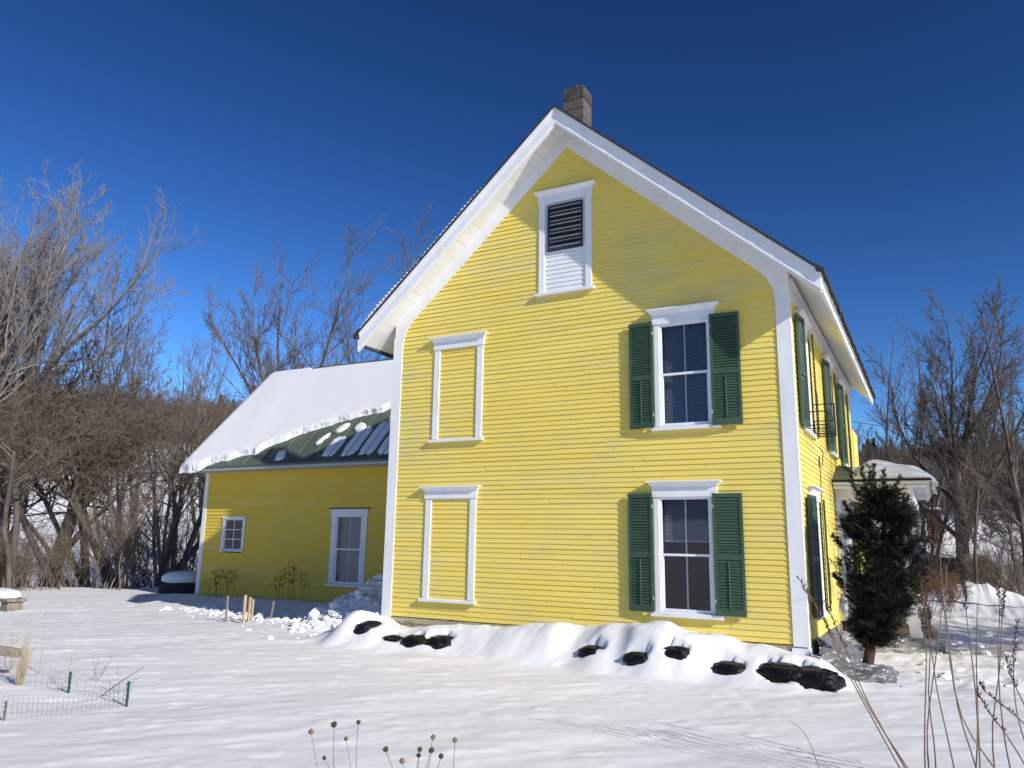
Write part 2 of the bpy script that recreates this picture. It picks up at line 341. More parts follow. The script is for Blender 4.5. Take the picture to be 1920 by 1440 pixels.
def clap(T, z0, z1, span, opens, name, m, exp=.1, z_off=0):
    mb = MB(T); z = z0; rnd = random.Random(name+str(z0))
    while z < z1-.01:
        a0, b0 = span(z+exp*.5)
        if b0-a0 > .05:
            iv = [(a0, b0)]
            for (p, q, r, s) in opens:
                if z+exp*.9 > r and z+.01 < s:
                    nv = []
                    for (c, d) in iv:
                        if q <= c or p >= d: nv.append((c, d)); continue
                        if p > c+.02: nv.append((c, p))
                        if q < d-.02: nv.append((q, d))
                    iv = nv
            wob = rnd.uniform(-.003, .003)
            for (c, d) in iv:
                x = c; zi = z+wob
                while x < d-.01:
                    e = x+rnd.choice([1.2, 1.8, 2.4, 3.0, 3.7, 4.3])*rnd.uniform(.8, 1.1)
                    if e > d-.4: e = d
                    j0 = rnd.uniform(-.006, .005); j1 = rnd.uniform(-.006, .005)
                    w0 = .018+rnd.uniform(-.003, .003); w1 = .018+rnd.uniform(-.003, .003)
                    g = .002
                    zt = exp+.008
                    mb.hexa([(x+g, zi+j0, -.004), (e-g, zi+j1, -.004), (e-g, zi+j1, w1), (x+g, zi+j0, w0),
                             (x+g, z+zt, -.004), (e-g, z+zt, -.004), (e-g, z+zt, .003), (x+g, z+zt, .003)])
                    x = e
        z += exp
    return mb.build(name, m, house)
WUR = (5.295, 6.095, 3.165, 4.83); WLR = (5.235, 6.03, .35, 2.055)
VENT = (3.21, 4.03, 5.66, 7.40)
opens = [(w[0]-.03, w[1]+.03, w[2]-.02, w[3]+.02) for w in (WUR, WLR)]+[VENT]
clap(Tf, 0, 8.42, lambda z: (max(.06, (z-(ZC+.12))/SL+HW/2), min(HW-.06, HW/2-(z-(ZC+.12))/SL)), opens, 'clapboard_wall', m_clap, .0825)
SWIN = [(.86, 1.66, 3.16, 4.82), (4.2, 5.0, 3.16, 4.82), (6.7, 7.5, 3.16, 4.82), (1.0, 1.8, .35, 2.05), (6.9, 7.7, .35, 2.05)]
sopens = [(w[0]-.03, w[1]+.03, w[2]-.02, w[3]+.02) for w in SWIN]+[(5.05, 6.0, .0, 2.12)]
clap(Tsd, -.02, 5.5, lambda z: (.06, HD), sopens, 'clapboard_wall', m_clap, .0825)
WW = (-5.24, -4.36, .19, 1.97); WS = (-9.50, -8.76, .99, 1.87)
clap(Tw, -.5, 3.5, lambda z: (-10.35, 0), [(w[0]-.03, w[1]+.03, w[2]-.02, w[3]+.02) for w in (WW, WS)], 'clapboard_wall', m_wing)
# hidden and backing walls
mb = MB(Th)
mb.box(.0, .05, .05, HD, -.6, 5.5); mb.box(.05, HW-.05, HD-.05, HD, -.6, 5.5)
mb.prism_a([(HD-.05, 5.5), (HD, 5.5), (HD, 5.51), (HD-.05, 5.51)], 0, HW)
mb.box(-10.5, -10.42, WY+.06, 9.4, -.6, 3.4); mb.box(-10.5, 0, 9.4, 9.45, -.6, 3.4)
mb.build('wall', m_clap, house)
mb = MB(lambda u, v, w: Th(u, w, v)); mb.prism([(.1, 5.5), (HW-.1, 5.5), (HW/2, 8.6)], HD-.06, HD-.02)
mb.build('wall', m_clap, house)
mb = MB(lambda y, z, x: Th(x, y, z)); mb.prism([(WY+.05, 3.4), (9.4, 3.4), (7.1, 6.5)], -10.48, -10.43); mb.build('wall', m_clap, house)
# dark interior liner so windows look into a room
mb = MB(Th)
mb.box(.06, HW-.1, .35, HD-.1, -.3, -.25); mb.box(.12, HW-.12, 1.6, 1.65, -.3, 5.4); mb.box(6.0, 6.05, 1.65, 9.3, -.3, 5.4); mb.box(.1, HW-.1, .06, 1.6, 2.55, 2.6)
mb.box(-10.3, -.1, WY+.9, WY+.95, -.4, 3.3)
mb.build('interior', m_dark, house)
# foundation strip
mb = MB(Tf); mb.box(.0, HW, -.5, -.012, -.02, .0); mb.box(.06, 4.0, -.10, -.02, .0, .022); mb.build('sill_board', m_found, house)
mb = MB(Tsd); mb.box(.0, HD, -.5, -.03, -.02, .0); mb.box(.05, 1.9, -.22, -.04, .0, .02); mb.build('sill_board', m_found, house)

# corner boards and gable trim
def corner_poly(side):                          # arc filled junction between rake board and corner board
    s = -1 if side < 0 else 1
    cx = HW/2
    def X(d): return cx+s*d
    inner = cx-.18; zi = ZC-SL*(inner)          # where rake line meets inner edge
    pts = [(X(inner), -.02)]
    n = 7; L = .34
    p0 = (inner, zi-L); p1 = (inner, zi); p2 = (inner-L*.75, zi+L*.75*SL)
    for k in range(n+1):
        t = k/n; pts.append((X((1-t)**2*p0[0]+2*t*(1-t)*p1[0]+t*t*p2[0]), (1-t)**2*p0[1]+2*t*(1-t)*p1[1]+t*t*p2[1]))
    pts += [(X(0), ZC), (X(0), ZS+.05), (X(cx), ZS+.05-SL*cx), (X(cx), -.02)]
    return pts
for s in (-1, 1):
    mb = MB(Tf); mb.prism(corner_poly(s), -.002, .028); mb.build('corner_board', m_trim, house)
mb = MB(Tsd); mb.box(-.028, .13, -.04, 5.46, 0, .026); mb.box(-.029, .02, -.04, 5.1, .0265, .030)
mb.build('corner_board', m_trim, house, bevel=.004)
mb = MB(Tf); mb.box(-.026, 0, -.12, 5.2, -.15, .028); mb.build('corner_board', m_trim, house)
mb = MB(Tf); mb.box(-.03, .18, -.34, -.03, -.1, .035); mb.build('corner_flashing', m_vinyl, house)
mb = MB(Tf); mb.box(HW-.2, HW+.04, -.3, -.04, -.1, .04); mb.build('corner_flashing', m_vinyl, house)
# side frieze + bead
mb = MB(Tsd); mb.box(.131, HD, 5.06, 5.46, 0, .03); mb.box(.131, HD, 5.30, 5.36, .031, .07); mb.build('frieze_board', m_trim, house)

# roof: rakes, soffits, fascia
OV = .52; EX = 4.18                             # eave half width
def zr(d, top): return top-SL*d
# shingle slabs
for s, nm in ((1, 'main_roof'), (-1, 'main_roof')):
    mb = MB(lambda d, y, z, s=s: Th(HW/2+s*d, y, z)); rnd = random.Random(3+s)
    courses = 34; L = EX+.05
    y0, y1 = -OV-.05, HD+OV+.05
    for k in range(courses):
        d0 = L*k/courses; d1 = L*(k+1)/courses+.02
        j = rnd.uniform(-.003, .002)
        zt0 = ZR+.035-SL*d0; zt1 = ZR+.05-SL*d1
        e = rnd.uniform(0, .012)
        mb.hexa([(d0, y0+j, zt0-.04), (d1+e, y0+j, zt1-.055), (d1+e, y1, zt1-.055), (d0, y1, zt0-.04),
                 (d0, y0+j, zt0), (d1+e, y0+j, zt1), (d1+e, y1, zt1), (d0, y1, zt0)])
    yy = y0
    while yy < y1:                              # eave edge shingle butts
        wd = rnd.uniform(.15, .3); e = rnd.uniform(0, .03); h = rnd.uniform(0, .02)
        mb.hexa([(L-.1, yy, ZR-SL*L+.05), (L+e, yy, ZR-SL*L-.03), (L+e, yy+wd-.01, ZR-SL*L-.03), (L-.1, yy+wd-.01, ZR-SL*L+.05),
                 (L-.1, yy, ZR-SL*L+.15+h), (L+e, yy, ZR-SL*L+.045+h), (L+e, yy+wd-.01, ZR-SL*L+.045+h), (L-.1, yy+wd-.01, ZR-SL*L+.15+h)])
        yy += wd
    mb.build(nm, m_shing, house)
# rake fascia (front): board + crown
for s in (-1, 1):
    T = lambda u, v, w, s=s: Tf(HW/2+s*u, v, w)
    mb = MB(T)
    def strip(t0, t1, w0, w1, e=EX):
        mb.hexa([(0, ZR-t1, w0), (e, ZR-t1-SL*e, w0), (e, ZR-t0-SL*e, w0), (0, ZR-t0, w0),
                 (0, ZR-t1, w1), (e, ZR-t1-SL*e, w1), (e, ZR-t0-SL*e, w1), (0, ZR-t0, w1)])
    strip(.0, .055, OV-.06, OV+.035); strip(.056, .10, OV-.06, OV+.018); strip(.101, .285, OV-.06, OV); strip(.286, .32, OV-.075, OV-.02)
    mb.build('rake_fascia', m_trim, house, bevel=.004)
    mb = MB(T)                                  # rake soffit boards: short planks across
    n = 26; rnd = random.Random(s)
    for k in range(n):
        d0 = EX*k/n+.002; d1 = EX*(k+1)/n-.003; j = rnd.uniform(0, .004)
        mb.hexa([(d0, ZS-.005-j-SL*d0, .0), (d1, ZS-.005-j-SL*d1, .0), (d1, ZS-.005-j-SL*d1, OV-.07), (d0, ZS-.005-j-SL*d0, OV-.07),
                 (d0, ZS+.02-SL*d0, .0), (d1, ZS+.02-SL*d1, .0), (d1, ZS+.02-SL*d1, OV-.07), (d0, ZS+.02-SL*d0, OV-.07)])
    mb.build('rake_soffit', m_soff, house)
    mb = MB(lambda d, y, z, s=s: Th(HW/2+s*d, y, z))   # eave soffit and fascia
    ya, yb = .03, HD+.2
    mb.hexa([(3.67, ya, ZS-SL*3.67), (EX-.05, ya, ZS-SL*(EX-.05)), (EX-.05, yb, ZS-SL*(EX-.05)), (3.67, yb, ZS-SL*3.67),
             (3.67, ya, ZS+.02-SL*3.67), (EX-.05, ya, ZS+.02-SL*(EX-.05)), (EX-.05, yb, ZS+.02-SL*(EX-.05)), (3.67, yb, ZS+.02-SL*3.67)])
    mb.build('eave_soffit', m_soff, house)
    mb = MB(lambda d, y, z, s=s: Th(HW/2+s*d, y, z))
    zb = ZR-SL*EX
    mb.box(EX-.05, EX, -OV+.061, HD+OV, zb-.22, zb-.085); mb.box(EX-.05, EX+.02, -OV-.02, HD+OV, zb-.084, zb-.045); mb.box(EX-.05, EX+.038, -OV-.035, HD+OV, zb-.044, zb+.0)
    mb.box(EX+.001, EX+.014, -OV+.002, -OV+.0605, zb-.283, zb-.086)
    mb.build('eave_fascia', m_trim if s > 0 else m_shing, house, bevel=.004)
    mb = MB(lambda d, y, z, s=s: Th(HW/2+s*d, y, z))
    mb.hexa([(0, -.05, ZS+.03), (EX-.06, -.05, ZS+.03-SL*(EX-.06)), (EX-.06, HD+.4, ZS+.03-SL*(EX-.06)), (0, HD+.4, ZS+.03),
             (0, -.05, ZR-.02), (EX-.06, -.05, ZR-.02-SL*(EX-.06)), (EX-.06, HD+.4, ZR-.02-SL*(EX-.06)), (0, HD+.4, ZR-.02)])
    mb.build('roof_deck', m_shing, house)
# chimney
ch = MB(Th); rnd = random.Random(5); zc = 8.3; first = True
while zc < 9.55:
    for (x0, x1, y0, y1) in ((3.29, 3.50, .62, 1.03), (3.503, 3.71, .62, 1.03)) if int(zc*5) % 2 else ((3.29, 3.71, .62, .82), (3.29, 3.71, .823, 1.03)):
        j = rnd.uniform(-.004, .004); ch.box(x0+j, x1+j, y0+j, y1+j, zc+.004, zc+.20)
    zc += .205
cho = ch.build('chimney', m_block, house, bevel=.006)
c2 = MB(Th); c2.box(3.285, 3.715, .615, 1.035, zc+.003, zc+.26); c2.build('cap_block', m_blockd, cho, bevel=.01)
c3 = MB(Th); c3.tube([(3.5, .83, zc+.2), (3.5, .83, zc+.345)], .125, 16); c3.build('flue', m_clay, cho)
c4 = MB(Th); c4.box(3.24, 3.76, .57, 1.08, 8.5, 8.93); c4.build('flashing', m_iron, cho)

# ------------------------------------------------------------------ windows
def ring_loft(mb, u0, u1, steps):               # header crown: (w, du, v)
    prev = None
    for (w, du, v) in steps:
        r = [mb.P(u0-du, v, 0), mb.P(u1+du, v, 0), mb.P(u1+du, v, w), mb.P(u0-du, v, w)]
        if prev:
            for k in range(4): mb.f.append([prev[k], prev[(k+1) % 4], r[(k+1) % 4], r[k]])
        else: mb.f.append(r[::-1])
        prev = r
    mb.f.append(prev)
def crown(mb, u0, u1, v0, h=.10, o=.07):
    ring_loft(mb, u0, u1, [(.05, 0, v0), (.055, .006, v0+h*.12), (.06, .012, v0+h*.2), (.075, .03, v0+h*.45), (.05+o*.8, o*.8, v0+h*.72), (.055+o, o+.004, v0+h*.78), (.055+o, o+.004, v0+h)])
def casing(T, o, cw, hb, name='window', sillx=.06, sill_h=.06, crown_h=.10, head_ext=.02, off=.0):
    u0, u1, v0, v1 = o; mb = MB(T)
    mb.box(u0-cw, u0, v0, v1, .0, .034); mb.box(u1, u1+cw, v0, v1, .0, .034)
    mb.box(u0-cw-head_ext, u1+cw+head_ext, v1+.001, v1+hb, .0, .048)
    if crown_h: crown(mb, u0-cw-head_ext, u1+cw+head_ext, v1+hb+.001, crown_h)
    mb.hexa([(u0-cw-sillx, v0-sill_h, 0), (u1+cw+sillx, v0-sill_h, 0), (u1+cw+sillx, v0-sill_h, .085), (u0-cw-sillx, v0-sill_h, .085),
             (u0-cw-sillx, v0-.001, 0), (u1+cw+sillx, v0-.001, 0), (u1+cw+sillx, v0-.014, .085), (u0-cw-sillx, v0-.014, .085)])
    return mb.build(name, m_trim, house, bevel=.003)
def sash(T, o, win, mid=.5, mun=1, bl='full', rows=1, lw=.035, curtain=False, dep=0.0):
    u0, u1, v0, v1 = o; mb = MB(T); w0, w1 = -.05+dep, .018+dep
    mb.box(u0, u0+lw, v0, v1, w0, w1); mb.box(u1-lw, u1, v0, v1, w0, w1)
    mb.box(u0+lw, u1-lw, v0, v0+lw*1.2, w0, w1-.001); mb.box(u0+lw, u1-lw, v1-lw, v1, w0, w1-.001)
    mb.build('storm_frame', m_vinyl, win, bevel=.002)
    mb = MB(T); vm = v0+(v1-v0)*mid
    a, b = u0+lw+.001, u1-lw-.001
    mb.box(a, b, vm-.018, vm+.018, -.035+dep, .012+dep)
    mb.box(a, a+.015, v0+lw*1.2, vm-.018, -.03+dep, .005+dep); mb.box(b-.015, b, v0+lw*1.2, vm-.018, -.03+dep, .005+dep)
    for q in range(mun):
        um = a+(b-a)*(q+1)/(mun+1)
        mb.box(um-.010, um+.010, v0+lw*1.2, vm-.018, -.055+dep, -.035+dep); mb.box(um-.010, um+.010, vm+.018, v1-lw, -.055+dep, -.035+dep)
    mb.build('sash', m_vinyl, win)
    mb = MB(T); mb.quad((a, v0+lw, -.02+dep), (b, v0+lw, -.02+dep), (b, vm-.01, -.02+dep), (a, vm-.01, -.02+dep)); mb.quad((a, vm+.01, -.012+dep), (b, vm+.01, -.012+dep), (b, v1-lw, -.012+dep), (a, v1-lw, -.012+dep))
    mb.build('glass', m_glass, win)
    if bl != 'none':
        mb = MB(T); z = v1-.03; end = {'full': v0+.05, 'half': vm+.22}[bl]
        if curtain:
            mb.box(a, b, v0+.02, v1-.03, -.16, -.155); mb.build('curtain', m_curt, win)
        else:
            while z > end:
                mb.quad((a, z, -.12), (b, z, -.12), (b, z-.017, -.105), (a, z-.017, -.105)); z -= .021
            mb.box(a, b, end-.03, end-.005, -.125, -.105)
            mb.box(a+.12, a+.122, end, v1, -.104, -.103); mb.box(b-.122, b-.12, end, v1, -.104, -.103)
            mb.build('blind', m_blind, win)
def shutter(T, u0, u1, v0, v1, hinge, win, tilt=.0, o=.045):
    """louvred shutter; hinge=+1 if hinged at u1"""
    uh = u1 if hinge > 0 else u0; wdt = u1-u0
    def TT(u, v, w):
        d = abs(u-uh); return T(u, v, w+o+tilt*(1-d/wdt))
    mb = MB(TT); st = .042; t = .030; vm = v0+(v1-v0)*.47
    mb.box(u0, u0+st, v0, v1, 0, t); mb.box(u1-st, u1, v0, v1, 0, t)
    for (a, b) in ((v0, v0+.09), (vm-.035, vm+.035), (v1-.06, v1)): mb.box(u0+st, u1-st, a, b, 0.001, t-.001)
    for (a, b) in ((v0+.09, vm-.035), (vm+.035, v1-.06)):
        n = int((b-a)/.043)
        for k in range(n):
            z = a+(b-a)*(k+.5)/n
            mb.hexa([(u0+st, z-.028, t-.006), (u1-st, z-.028, t-.006), (u1-st, z-.020, t-.001), (u0+st, z-.020, t-.001),
                     (u0+st, z+.018, .002), (u1-st, z+.018, .002), (u1-st, z+.026, .006), (u0+st, z+.026, .006)])
    sh = mb.build('shutter', m_green, house)
    mb = MB(TT); um = (u0+u1)/2; mb.box(um-.0045, um+.0045, v0+.11, vm-.05, t, t+.012); mb.build('tilt_rod', m_rust, sh)
    for z in (v0+.18, v1-.22): mb = MB(TT); mb.box(uh-.010, uh+.012, z, z+.05, t+.001, t+.006); mb.build('hinge', m_hinge, sh)
    return sh
# front right pair
w = casing(Tf, WUR, .09, .15, crown_h=.10, sillx=.06, sill_h=.07); sash(Tf, WUR, w, mid=.5, bl='full')
shutter(Tf, 4.80, 5.205, 3.14, 4.875, 1, w, .03); shutter(Tf, 6.13, 6.575, 3.13, 4.885, -1, w, .03)
w = casing(Tf, WLR, .09, .145, crown_h=.10, sillx=.06, sill_h=.075); sash(Tf, WLR, w, mid=.49, bl='half')
shutter(Tf, 4.745, 5.145, .335, 2.11, 1, w, .03); shutter(Tf, 6.075, 6.51, .335, 2.10, -1, w, .03)
# blind (boarded over) windows
casing(Tf, (1.065, 1.872, 3.165, 4.855), .125, .13, name='blind_window_frame', crown_h=.10, sillx=.05)
casing(Tf, (.985, 1.80, .345, 2.08), .125, .13, name='blind_window_frame', crown_h=.09, sillx=.05)
# gable vent
vo = casing(Tf, (3.225, 4.015, 5.67, 7.34), .115, .16, name='gable_vent', crown_h=.075, sillx=.05, sill_h=.06)
mb = MB(Tf); rnd = random.Random(2); z = 5.67
while z < 7.34:
    mb.hexa([(3.226, z, -.004), (4.014, z, -.004), (4.014, z, .016), (3.226, z, .016), (3.226, min(z+.090, 7.338), -.004), (4.014, min(z+.090, 7.338), -.004), (4.014, min(z+.090, 7.338), .003), (3.226, min(z+.090, 7.338), .003)]); z += .0825
mb.build('clapboard_panel', m_trim, vo)
mb = MB(Tf); a, b, c, d = 3.285, 3.965, 6.42, 7.29
mb.box(a, a+.03, c, d, .012, .05); mb.box(b-.03, b, c, d, .012, .05); mb.box(a+.03, b-.03, c, c+.03, .012, .05); mb.box(a+.03, b-.03, d-.03, d, .012, .05)
for k in range(15):
    z = c+.05+k*.0538
    mb.hexa([(a+.03, z-.014, .042), (b-.03, z-.014, .042), (b-.03, z-.008, .046), (a+.03, z-.008, .046), (a+.03, z+.016, .014), (b-.03, z+.016, .014), (b-.03, z+.022, .018), (a+.03, z+.022, .018)])
lv = mb.build('louvre', m_vent, vo)
mb = MB(Tf); mb.box(a+.031, b-.031, c+.031, d-.031, .0075, .011); mb.build('backing', m_dark, lv)
# side windows
for i, o in enumerate(SWIN):
    w = casing(Tsd, o, .09, .12, crown_h=.09, sillx=.06, sill_h=.07); sash(Tsd, o, w, bl='full' if i < 3 else 'half')
    sh_lo, sh_hi = o[2]-.02, o[3]+.05
    shutter(Tsd, o[0]-.52, o[0]-.10, sh_lo, sh_hi, 1, w, .05); shutter(Tsd, o[1]+.10, o[1]+.52, sh_lo, sh_hi, -1, w, .05)
# wing windows
w = casing(Tw, WW, .16, .17, crown_h=0, sillx=.05, sill_h=.075, head_ext=.03)
mb = MB(Tw); mb.box(WW[0]-.25, WW[1]+.25, WW[3]+.171, WW[3]+.19, 0, .075); mb.build('drip_cap', m_iron, w)
sash(Tw, WW, w, mid=.5, curtain=True, lw=.04)
w = casing(Tw, WS, .085, .08, crown_h=0, sillx=.03, sill_h=.05, head_ext=.0)
mb = MB(Tw); u0, u1, v0, v1 = WS; l = .03
mb.box(u0, u0+l, v0, v1, -.04, .005); mb.box(u1-l, u1, v0, v1, -.04, .005); mb.box(u0+l, u1-l, v0, v0+l, -.04, .004); mb.box(u0+l, u1-l, v1-l, v1, -.04, .004)
um = (u0+u1)/2; mb.box(um-.011, um+.011, v0+l, v1-l, -.03, .0)
for q in (1, 2): z = v0+l+(v1-v0-2*l)*q/3; mb.box(u0+l, um-.0111, z-.011, z+.011, -.03, -.001); mb.box(um+.0111, u1-l, z-.011, z+.011, -.03, -.001)
mb.build('sash', m_trim, w)
mb = MB(Tw); mb.quad((u0+l, v0+l, -.02), (u1-l, v0+l, -.02), (u1-l, v1-l, -.02), (u0+l, v1-l, -.02)); mb.build('glass', m_glass, w)

# ------------------------------------------------------------------ side wing trim and roof
mb = MB(Tw); mb.box(-10.5, -10.345, -.5, 3.38, -.1, .026); mb.build('corner_board', m_trim, house)
RS, RY0, RZ0, RYT = 1.07, 4.0, 3.37, 7.32
def rz(y): return RZ0+RS*(y-RY0)
mb = MB(Th)
XL, XR = -10.72, .55
for (xa, xb) in [(XL+i*.61, min(XL+(i+1)*.61, XR)) for i in range(19)]:
    mb.hexa([(xa, RY0, rz(RY0)-.05), (xb-.004, RY0, rz(RY0)-.05), (xb-.004, RYT, rz(RYT)-.05), (xa, RYT, rz(RYT)-.05), (xa, RY0, rz(RY0)), (xb-.004, RY0, rz(RY0)), (xb-.004, RYT, rz(RYT)), (xa, RYT, rz(RYT))])
    mb.hexa([(xb-.022, RY0-.005, rz(RY0)), (xb+.012, RY0-.005, rz(RY0)), (xb+.012, RYT, rz(RYT)), (xb-.022, RYT, rz(RYT)), (xb-.014, RY0-.005, rz(RY0)+.03), (xb+.006, RY0-.005, rz(RY0)+.03), (xb+.006, RYT, rz(RYT)+.03), (xb-.014, RYT, rz(RYT)+.03)])
mb.hexa([(XL, RYT, rz(RYT)-.05), (XR, RYT, rz(RYT)-.05), (XR, 2*RYT-RY0, rz(RY0)-.05), (XL, 2*RYT-RY0, rz(RY0)-.05), (XL, RYT, rz(RYT)), (XR, RYT, rz(RYT)), (XR, 2*RYT-RY0, rz(RY0)), (XL, 2*RYT-RY0, rz(RY0))])
wr = mb.build('wing_roof', m_gmetal, house)
mb = MB(Th); mb.hexa([(XL, RYT-.16, rz(RYT-.16)+.035), (XR, RYT-.16, rz(RYT-.16)+.035), (XR, RYT, rz(RYT)+.045), (XL, RYT, rz(RYT)+.045), (XL, RYT-.16, rz(RYT-.16)+.045), (XR, RYT-.16, rz(RYT-.16)+.045), (XR, RYT, rz(RYT)+.06), (XL, RYT, rz(RYT)+.06)])
mb.build('ridge_cap', m_gmetal, wr)
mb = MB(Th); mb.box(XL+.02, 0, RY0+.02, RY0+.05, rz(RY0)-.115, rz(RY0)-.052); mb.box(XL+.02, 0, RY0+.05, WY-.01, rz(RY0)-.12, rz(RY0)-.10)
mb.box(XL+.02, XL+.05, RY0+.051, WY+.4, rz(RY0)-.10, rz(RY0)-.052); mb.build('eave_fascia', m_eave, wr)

# roof snow (displaced slabs)
def slab(name, f, nu, nv, th, label, T=lambda p: p, group=None, seed=1, amp=.02, parent=None, mtl=None):
    """f(a,b)->(x,y,z), a,b in 0..1; th(a,b) thickness normal to the sheet, closed to a curved edge"""
    A, B = np.meshgrid(np.linspace(0, 1, nu), np.linspace(0, 1, nv))
    P = np.stack(f(A, B), -1); du = np.gradient(P, axis=1); dv = np.gradient(P, axis=0); N = np.cross(du, dv); N /= np.linalg.norm(N, axis=-1, keepdims=True)+1e-9
    N *= np.sign(N[..., 2:3]+1e-9)
    top = P+N*th(A, B)[..., None]; V = np.concatenate([P.reshape(-1, 3), top.reshape(-1, 3)])
    i = np.arange(nu*nv).reshape(nv, nu); n = nu*nv
    q = lambda a: np.stack([a[:-1, :-1], a[:-1, 1:], a[1:, 1:], a[1:, :-1]], -1).reshape(-1, 4)
    F = [q(i+n), q(i)[:, ::-1]]
    for e in (i[0], i[-1][::-1], i[:, 0][::-1], i[:, -1]): F.append(np.stack([e[:-1], e[1:], e[1:]+n, e[:-1]+n], -1))
    me = fast_mesh(name, V, np.concatenate(F)); o = link(name, me, mtl or m_snow, parent)
    return tag(o, label, None if parent else 'snow', group)
Nr = np.array([0, -RS, 1])/math.hypot(RS, 1)
def f_roof(A, B):
    x = XL-.12+A*(XR+.05-XL+.12)
    lo = np.interp(x, [-11, -10.2, -9.6, -8.9, -8.1, -7.95, -7.0, -6.2, -5.0, -4.0, -2, 1], [3.86, 3.90, 4.02, 4.14, 4.26, 4.44, 4.86, 5.10, 5.32, 5.52, 5.8, 6.1])
    lo = lo+.06*vnoise(x*1.3, 0*x, 5)+.045*vnoise(x*3.1, 0*x, 7)+.010*fbm(x*9, 0*x, 6, 3)
    hi = RYT-.10-.05*sst(-11, -8, x)*0
    hi = np.where(x < -9, RYT+.02, RYT-.06-.05*sst(-9, -3, x))
    y = lo+(hi-lo)*B**1.0
    return x, y, rz(y)+.004-.10*(np.exp(-((y-3.92)/.1)**2))
def t_roof(A, B):
    x = A*11.5; return (.025+.13*sst(0, .035, B+.012*fbm(x*5, B*30, 18, 3))*(1-.3*sst(.2, 1, B)))*(1+.10*fbm(x*4, B*130, 8, 4)*(1-sst(.04, .14, B))+.10*np.exp(-((B-.06)/.03)**2)*vnoise(x*2, 0*x, 12)+.05*vnoise(x*1.3+B*2, B*1.2, 9))*np.where(B > .985, .35, 1)*(.55+.45*sst(0, .02, A))
slab('roof_snow', f_roof, 900, 210, t_roof, 'thick slab of snow sliding down the green metal roof of the low wing')
# small snow remnants on the metal roof
def patch(x, y, lx, ly, seed, thick, label, ang=0, grp=None):
    n = 7 if thick > .03 else 28; rnd = random.Random(seed); pts = []
    for k in range(n):
        a = 6.2832*(k+.5)/n; r = rnd.uniform(.7, 1.25) if thick > .03 else rnd.uniform(.9, 1.04); ex = .75 if thick > .03 else .45
        pu, pv = math.copysign(abs(math.cos(a))**ex, math.cos(a))*lx*r, math.copysign(abs(math.sin(a))**ex, math.sin(a))*ly*r
        pts.append((pu*math.cos(ang)-pv*math.sin(ang), pu*math.sin(ang)+pv*math.cos(ang)))
    mb = MB(lambda a, b, c: (a, b/math.hypot(1, RS)-c*RS/math.hypot(1, RS), b*RS/math.hypot(1, RS)+c/math.hypot(1, RS)))
    lo = [mb.P(a, b, .003) for a, b in pts]; mid = [mb.P(a*.96, b*.96, thick*.8) for a, b in pts]; up = [mb.P(a*.7, b*.7, thick) for a, b in pts]; c = mb.P(0, 0, thick*1.05)
    for A, B in ((lo, mid), (mid, up)):
        for k in range(n): mb.f.append([A[k], A[(k+1) % n], B[(k+1) % n], B[k]])
    for k in range(n): mb.f.append([up[k], up[(k+1) % n], c])
    o = mb.build('snow_patch', m_snow, None, smooth=True); o.location = (x, y, rz(y)); tag(o, label, 'snow', grp)
G = 'snow remnants on the wing roof'
patch(-7.05, 4.22, .17, .22, 1, .05, 'small heart shaped snow scrap alone near the eave of the green wing roof', .3, G)
patch(-5.95, 4.66, .10, .24, 2, .05, 'narrow white snow scrap, lower left of the sunlit pair on the wing roof', -.3, G)
patch(-5.50, 4.95, .16, .26, 3, .06, 'left of the two largest sunlit snow scraps on the wing roof', -.5, G)
patch(-4.88, 4.96, .24, .22, 4, .05, 'right of the two largest sunlit snow scraps on the wing roof', -.4, G)
patch(-3.95, 5.22, .10, .2, 5, .05, 'tiny snow scrap on the wing roof touching the tall house corner', .2, G)
for i, (x, y, lx, ly, l) in enumerate([(-5.30, 4.42, .24, .42, 'leftmost thin snow sheet lying in shade low on the wing roof'), (-4.62, 4.55, .26, .62, 'second thin snow sheet in shade from the left, between roof seams'), (-4.02, 4.62, .25, .74, 'third thin snow sheet in shade from the left, between roof seams'), (-3.42, 4.66, .25, .8, 'rightmost shaded thin snow sheet, beside the tall house')]):
    patch(x, y, lx, ly, 20+i, .02, l, 0, G)
# thin snow on the hidden main roof slope, its edge shows on the rake
def f_m(A, B):
    y = -OV-.03+A*9.0; d = 1.35+B*2.75
    d = d+.05*vnoise(y*3, d*0, 3)
    return HW/2-d, y, ZR+.045-SL*d
slab('roof_snow', f_m, 90, 260, lambda A, B: .035+.012*np.sin(B*2*np.pi*42)+.015*vnoise(B*30, A*8, 4)+.04*sst(.55, .75, B)*(1-sst(.9, 1, B))-.03*(1-sst(0, .05, B)), 'thin ribbed snow edge showing along the left slope of the main roof')

# rear bump-out, porch
mb = MB(Th); mb.box(HW-.02, HW+.03, HD+.02, HD+1.3, -.5, 4.3); mb.build('rear_wing', m_clap, house)
PY, PX = 4.50, 8.68
mb = MB(Th)
for k in range(12): mb.box(HW+.03, PX+.08, PY+.0+k*.36+.004, PY+.0+(k+1)*.36-.008, -.05-.0, -.01)
mb.build('porch_deck', m_wood, house, bevel=.004)
mb = MB(Th); mb.box(HW+.03, PX+.05, PY+.02, PY+.05, -.19, -.052); mb.box(HW+.1, PX+.3, PY-.28, PY-.0, -.235, -.20); mb.box(HW+.1, PX+.3, PY-.285, PY-.255, -.36, -.236); mb.build('porch_step', m_wood, house, bevel=.004)
def post(x, y, r, z0, z1, nm='porch_post'):
    mb = MB(Th); mb.box(x-r, x+r, y-r, y+r, z0, z1); mb.box(x-r-.02, x+r+.02, y-r-.02, y+r+.02, z0+.001, z0+.12); mb.box(x-r-.02, x+r+.02, y-r-.02, y+r+.02, z1-.1, z1-.001); return mb.build(nm, m_trim, house, bevel=.004)
